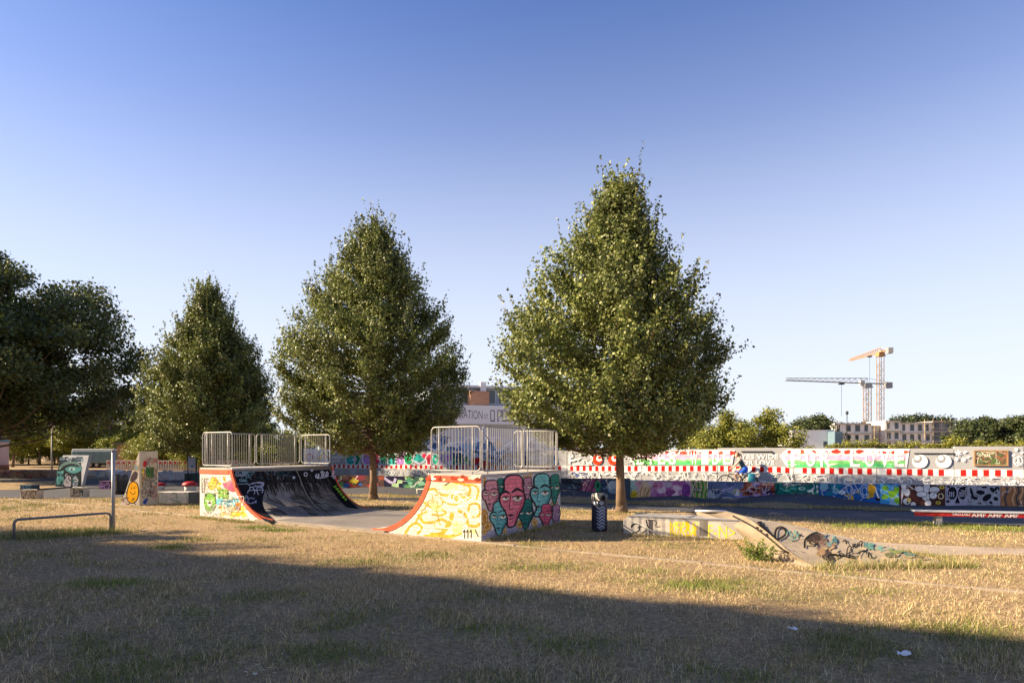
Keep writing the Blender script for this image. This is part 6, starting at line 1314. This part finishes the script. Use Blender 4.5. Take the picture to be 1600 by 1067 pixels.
for y0, y1, dens, hb_, wb_ in ((3.2, 7, 3300, .050, .0030), (7, 10, 2000, .050, .0038), (10, 14, 1100, .050, .0048), (14, 19, 650, .055, .0060), (19, 27, 300, .07, .009)):
    xl = lambda yy: .92*yy+2.2
    A_ = (xl(y1)*2)*(y1-y0); n = int(A_*dens); yy = y0+(y1-y0)*rg.random(n); xx_ = (rg.random(n)*2-1)*xl(y1); k = np.abs(xx_) < xl(yy)
    # uneven, matted cover
    cl = vnoise(xx_*2.3, yy*2.3, 9)*.6+vnoise(xx_*7, yy*7, 10)*.4; k &= rg.random(n) < np.clip((cl-.30)*2.6, .07, 1)*np.where(inpoly(xx_, yy, WORN), .35, 1)
    for q in (RAMPQ, KERBQ, LEDQ, KICKQ, ASPQ): k &= ~inpoly(xx_, yy, q)
    k &= ~(inpoly(xx_, yy, PATHQ) & (rg.random(n) < .96))
    xx_, yy = xx_[k], yy[k]; n = len(xx_); g = greenness(xx_, yy); ig = rg.random(n) < g*.85+.05
    c = np.where(ig[:, None], GREEN[rg.integers(0, 4, n)], STRAW[rg.integers(0, 6, n)])*(.45+1.0*rg.random((n, 1)))
    h = hb_*(.35+1.1*rg.random(n))*(1+.7*g)*(.6+.8*vnoise(xx_*1.3, yy*1.3, 12)); tall = rg.random(n) < .008; h = np.where(tall, h*2.6+.05, h); w = wb_*(.6+.8*rg.random(n))*np.where(tall, .6, 1)
    v_, c_ = blades(n, xx_, yy, 0*xx_, h, w, c); AV.append(v_); AC.append(c_)
# long pale stalks lying over the shaded lawn
n = 42000; yy = 3.4+9*rg.random(n)**1.3; xx_ = (rg.random(n)*2-1)*(.92*yy+2); k = vnoise(xx_*1.1, yy*1.1, 31)*.6+vnoise(xx_*4, yy*4, 32)*.4 > .45; k &= ~inpoly(xx_, yy, KICKQ); k &= ~inpoly(xx_, yy, RAMPQ); xx_, yy = xx_[k], yy[k]; n = len(xx_)
c = np.array([(.66, .52, .30), (.58, .44, .24), (.72, .60, .38)])[rg.integers(0, 3, n)]*(.7+.5*rg.random((n, 1))); v_, c_ = blades(n, xx_, yy, .012+0*xx_, .05+.08*rg.random(n), .0020+.00012*yy, c); AV.append(v_); AC.append(c_)
# matted dead grass lying flat on the soil
n = 190000; yy = 3.4+11*rg.random(n)**1.25; xx_ = (rg.random(n)*2-1)*(.92*yy+2); k = np.ones(n, bool)
for q in (RAMPQ, KERBQ, LEDQ, KICKQ, ASPQ, PATHQ): k &= ~inpoly(xx_, yy, q)
xx_, yy = xx_[k], yy[k]; n = len(xx_); c = STRAW[rg.integers(0, 6, n)]*(.3+.95*rg.random((n, 1))); v_, c_ = blades(n, xx_, yy, .006+.012*rg.random(n), .03+.05*rg.random(n), .0018+.00022*yy, c, 1.2, 1.55); AV.append(v_); AC.append(c_)
# grass strip at the bank
n = 14000; tI = rg.random(n); i0 = np.minimum((tI*(len(lo_ := ISL[:len(ISL)//2])-1)).astype(int), len(lo_)-2); hi_ = ISL[len(ISL)//2:][::-1]; fr_ = rg.random(n); wv = rg.random(n)
LOa = np.array([(q.x, q.y) for q in lo_]); HIa = np.array([(q.x, q.y) for q in hi_]); ql = LOa[i0]*(1-fr_)[:, None]+LOa[i0+1]*fr_[:, None]; qh = HIa[i0]*(1-fr_)[:, None]+HIa[i0+1]*fr_[:, None]; qq = ql*(1-wv)[:, None]+qh*wv[:, None]
zz = np.array([bank_z(Vector((a, b2, 0))) for a, b2 in qq])+.02; c = np.where((rg.random(n) < .45)[:, None], GREEN[rg.integers(0, 4, n)], STRAW[rg.integers(0, 6, n)])*(.6+.5*rg.random((n, 1)))
v_, c_ = blades(n, qq[:, 0], qq[:, 1], zz, .05+.07*rg.random(n), .008+0*zz, c); AV.append(v_); AC.append(c_)
# taller growth along walls and the kicker foot, and under the hoop
def fringe(a, b2, n, wdt, h0, h1, gf, ww=.004):
    t = rg.random(n); x = a.x+(b2.x-a.x)*t+rg.normal(size=n)*wdt; y = a.y+(b2.y-a.y)*t+rg.normal(size=n)*wdt
    c = np.where((rg.random(n) < gf)[:, None], GREEN[rg.integers(0, 4, n)], STRAW[rg.integers(0, 6, n)])*(.7+.6*rg.random((n, 1))); v_, c_ = blades(n, x, y, 0*x, h0+(h1-h0)*rg.random(n)**2, ww+0*x, c); AV.append(v_); AC.append(c_)
fringe(Rs[-1]+Vector((-.1, -.12, 0)), Bk+Vector((.3, -.1, 0)), 3800, .09, .06, .30, .6); fringe(hp(-.12, .1, 0), hp(-.12, 4.0, 0), 2600, .10, .05, .20, .5, .005); fringe(G(15, 841), G(185, 832), 4200, .22, .08, .30, .75); fringe(hp(7.6, -.38, 0), hp(10.6, -.36, 0), 2400, .13, .04, .14, .75)
for i_s, (sx_, sy_, r_s) in enumerate(SP[:22]):
    main_ = i_s in (0, 1, 2, 3, 4, 9, 10, 11); n_ = int((1500 if main_ else 520)*r_s*max(.6, min(1.6, 10/sy_))); x = sx_+rg.normal(size=n_)*r_s*(.42 if main_ else .7); y = sy_+rg.normal(size=n_)*r_s*(.2 if main_ else .34); k = ~inpoly(x, y, KICKQ) & ~inpoly(x, y, RAMPQ) & ~inpoly(x, y, ASPQ) & (rg.random(n_) < .35+.65*vnoise(x*6, y*6, 51)); x, y = x[k], y[k]; n_ = len(x)
    c = GREEN[rg.integers(0, 4, n_)]*np.array([1.0, 1.12, 1.0])*(.75+.6*rg.random((n_, 1))); v_, c_ = blades(n_, x, y, 0*x, .03+.075*rg.random(n_), .0022+.00025*y, c, 0, .9); AV.append(v_); AC.append(c_)
fringe(LA-LN*.08, LB-LN*.08, 1800, .06, .05, .16, .4, .005); fringe(G(1230, 842), G(1480, 872), 2600, .12, .05, .2, .6, .005)
AV = np.concatenate(AV); AC = np.concatenate(AC)
m_grass = mat('grass_blades', (1, 1, 1), .75, 0, attr=True, transl=.22, spec=.2)
o = mesh_np('lawn_grass', AV, np.arange(len(AV)).reshape(-1, 3), m_grass, None, AC); tag(o, 'dry straw-coloured lawn with scattered green tufts', 'grass', kind='stuff')

# leafy weed beside the kicker
wc = G(1186, 876); wd_ = empty('weed_clump', wc, 'bright green ferny weed clump growing at the foot of the kicker', 'plant'); r_ = np.random.default_rng(5); Cw, Ow, Sw = [], [], []; sm = MB()
for k in range(46):
    a = r_.random()*6.283; l = .18+.30*r_.random(); b0 = np.array(wc)+np.array([r_.normal()*.13, r_.normal()*.07, 0]); tip = b0+np.array([math.cos(a)*l*.7, math.sin(a)*l*.45, l*(.6+.5*r_.random())]); sm.tube([tuple(b0), tuple((b0+tip)/2+np.array([0, 0, .04])), tuple(tip)], [.004, .003, .0015], 4, caps=False)
    u = r_.random(26); q = b0+(tip-b0)*u[:, None]+r_.normal(size=(26, 3))*.02+np.array([0, 0, .05])*(4*u*(1-u))[:, None]; Cw.append(q); Ow.append(np.tile((tip-b0)/np.linalg.norm(tip-b0), (26, 1))); Sw.append(.03+.04*r_.random(26))
Vv, Ff, cc = leaves(np.concatenate(Cw), np.concatenate(Sw), np.concatenate(Ow), r_, [(.16, .22, .03), (.12, .19, .025), (.22, .26, .04)], wid=.4); sm.build('stems', mat('green_stem', (.12, .16, .04), .6, .1), wd_); mesh_np('foliage', Vv, Ff, m_leaf, wd_, cc)
m_paper = mat('crumpled_white_paper', (.66, .66, .66), .7, .1, 20)
def litter(px, py, s, label):
    c = G(px, py); r = random.Random(int(px)); vs = []; 
    for i in range(4):
        for j in range(4): vs.append((c.x+(i-1.5)*s*.4+r.uniform(-.3, .3)*s*.3, c.y+(j-1.5)*s*.25+r.uniform(-.3, .3)*s*.2, .035+r.random()*s*.45))
    o = MB().add(vs, [(i*4+j, i*4+j+1, (i+1)*4+j+1, (i+1)*4+j) for i in range(3) for j in range(3)]).build('paper_scrap', m_paper); tag(o, label, 'litter'); 
    sol = o.modifiers.new('t', 'SOLIDIFY'); sol.thickness = .002
litter(1238, 989, .09, 'crumpled white paper scrap in the shaded grass below the kicker'); litter(1411, 1028, .10, 'flattened white scrap in the shaded grass at lower right')
m_pet = mat('daisy_petals', (.75, .75, .72), .7, .05); m_eye = mat('daisy_eye', (.6, .42, .05), .7, .1)
rd = random.Random(6); dproto = None
for px, py in ((372, 1048), (380, 1062), (388, 1058), (404, 1051), (410, 1060), (418, 1056), (434, 1055), (426, 1064), (396, 1064)):
    c = G(px, py)
    if dproto is None:
        d_ = empty('daisy', (0, 0, 0), 'small white daisy in the cluster at the bottom edge', 'flower', 'daisies in the shaded lawn'); mpt = MB()
        for q in range(9): a = 2*math.pi*q/9; mpt.add([(0, 0, .075), (.016*math.cos(a-.25), .016*math.sin(a-.25), .079), (.022*math.cos(a), .022*math.sin(a), .078), (.016*math.cos(a+.25), .016*math.sin(a+.25), .079)], [(0, 1, 2, 3)])
        mpt.build('petals', m_pet, d_); MB().lathe([(.006, .076), (.005, .083), (.001, .085)], n=8).build('flower_eye', m_eye, d_); MB().tube([(0, 0, 0), (0, 0, .075)], .0015, 4).build('stem', mat('green_stem'), d_); dproto = d_; o = d_
    else: o = copy_tree(dproto)
    o.location = c; o.rotation_euler = (rd.uniform(-.3, .5), rd.uniform(-.3, .3), rd.uniform(0, 6))
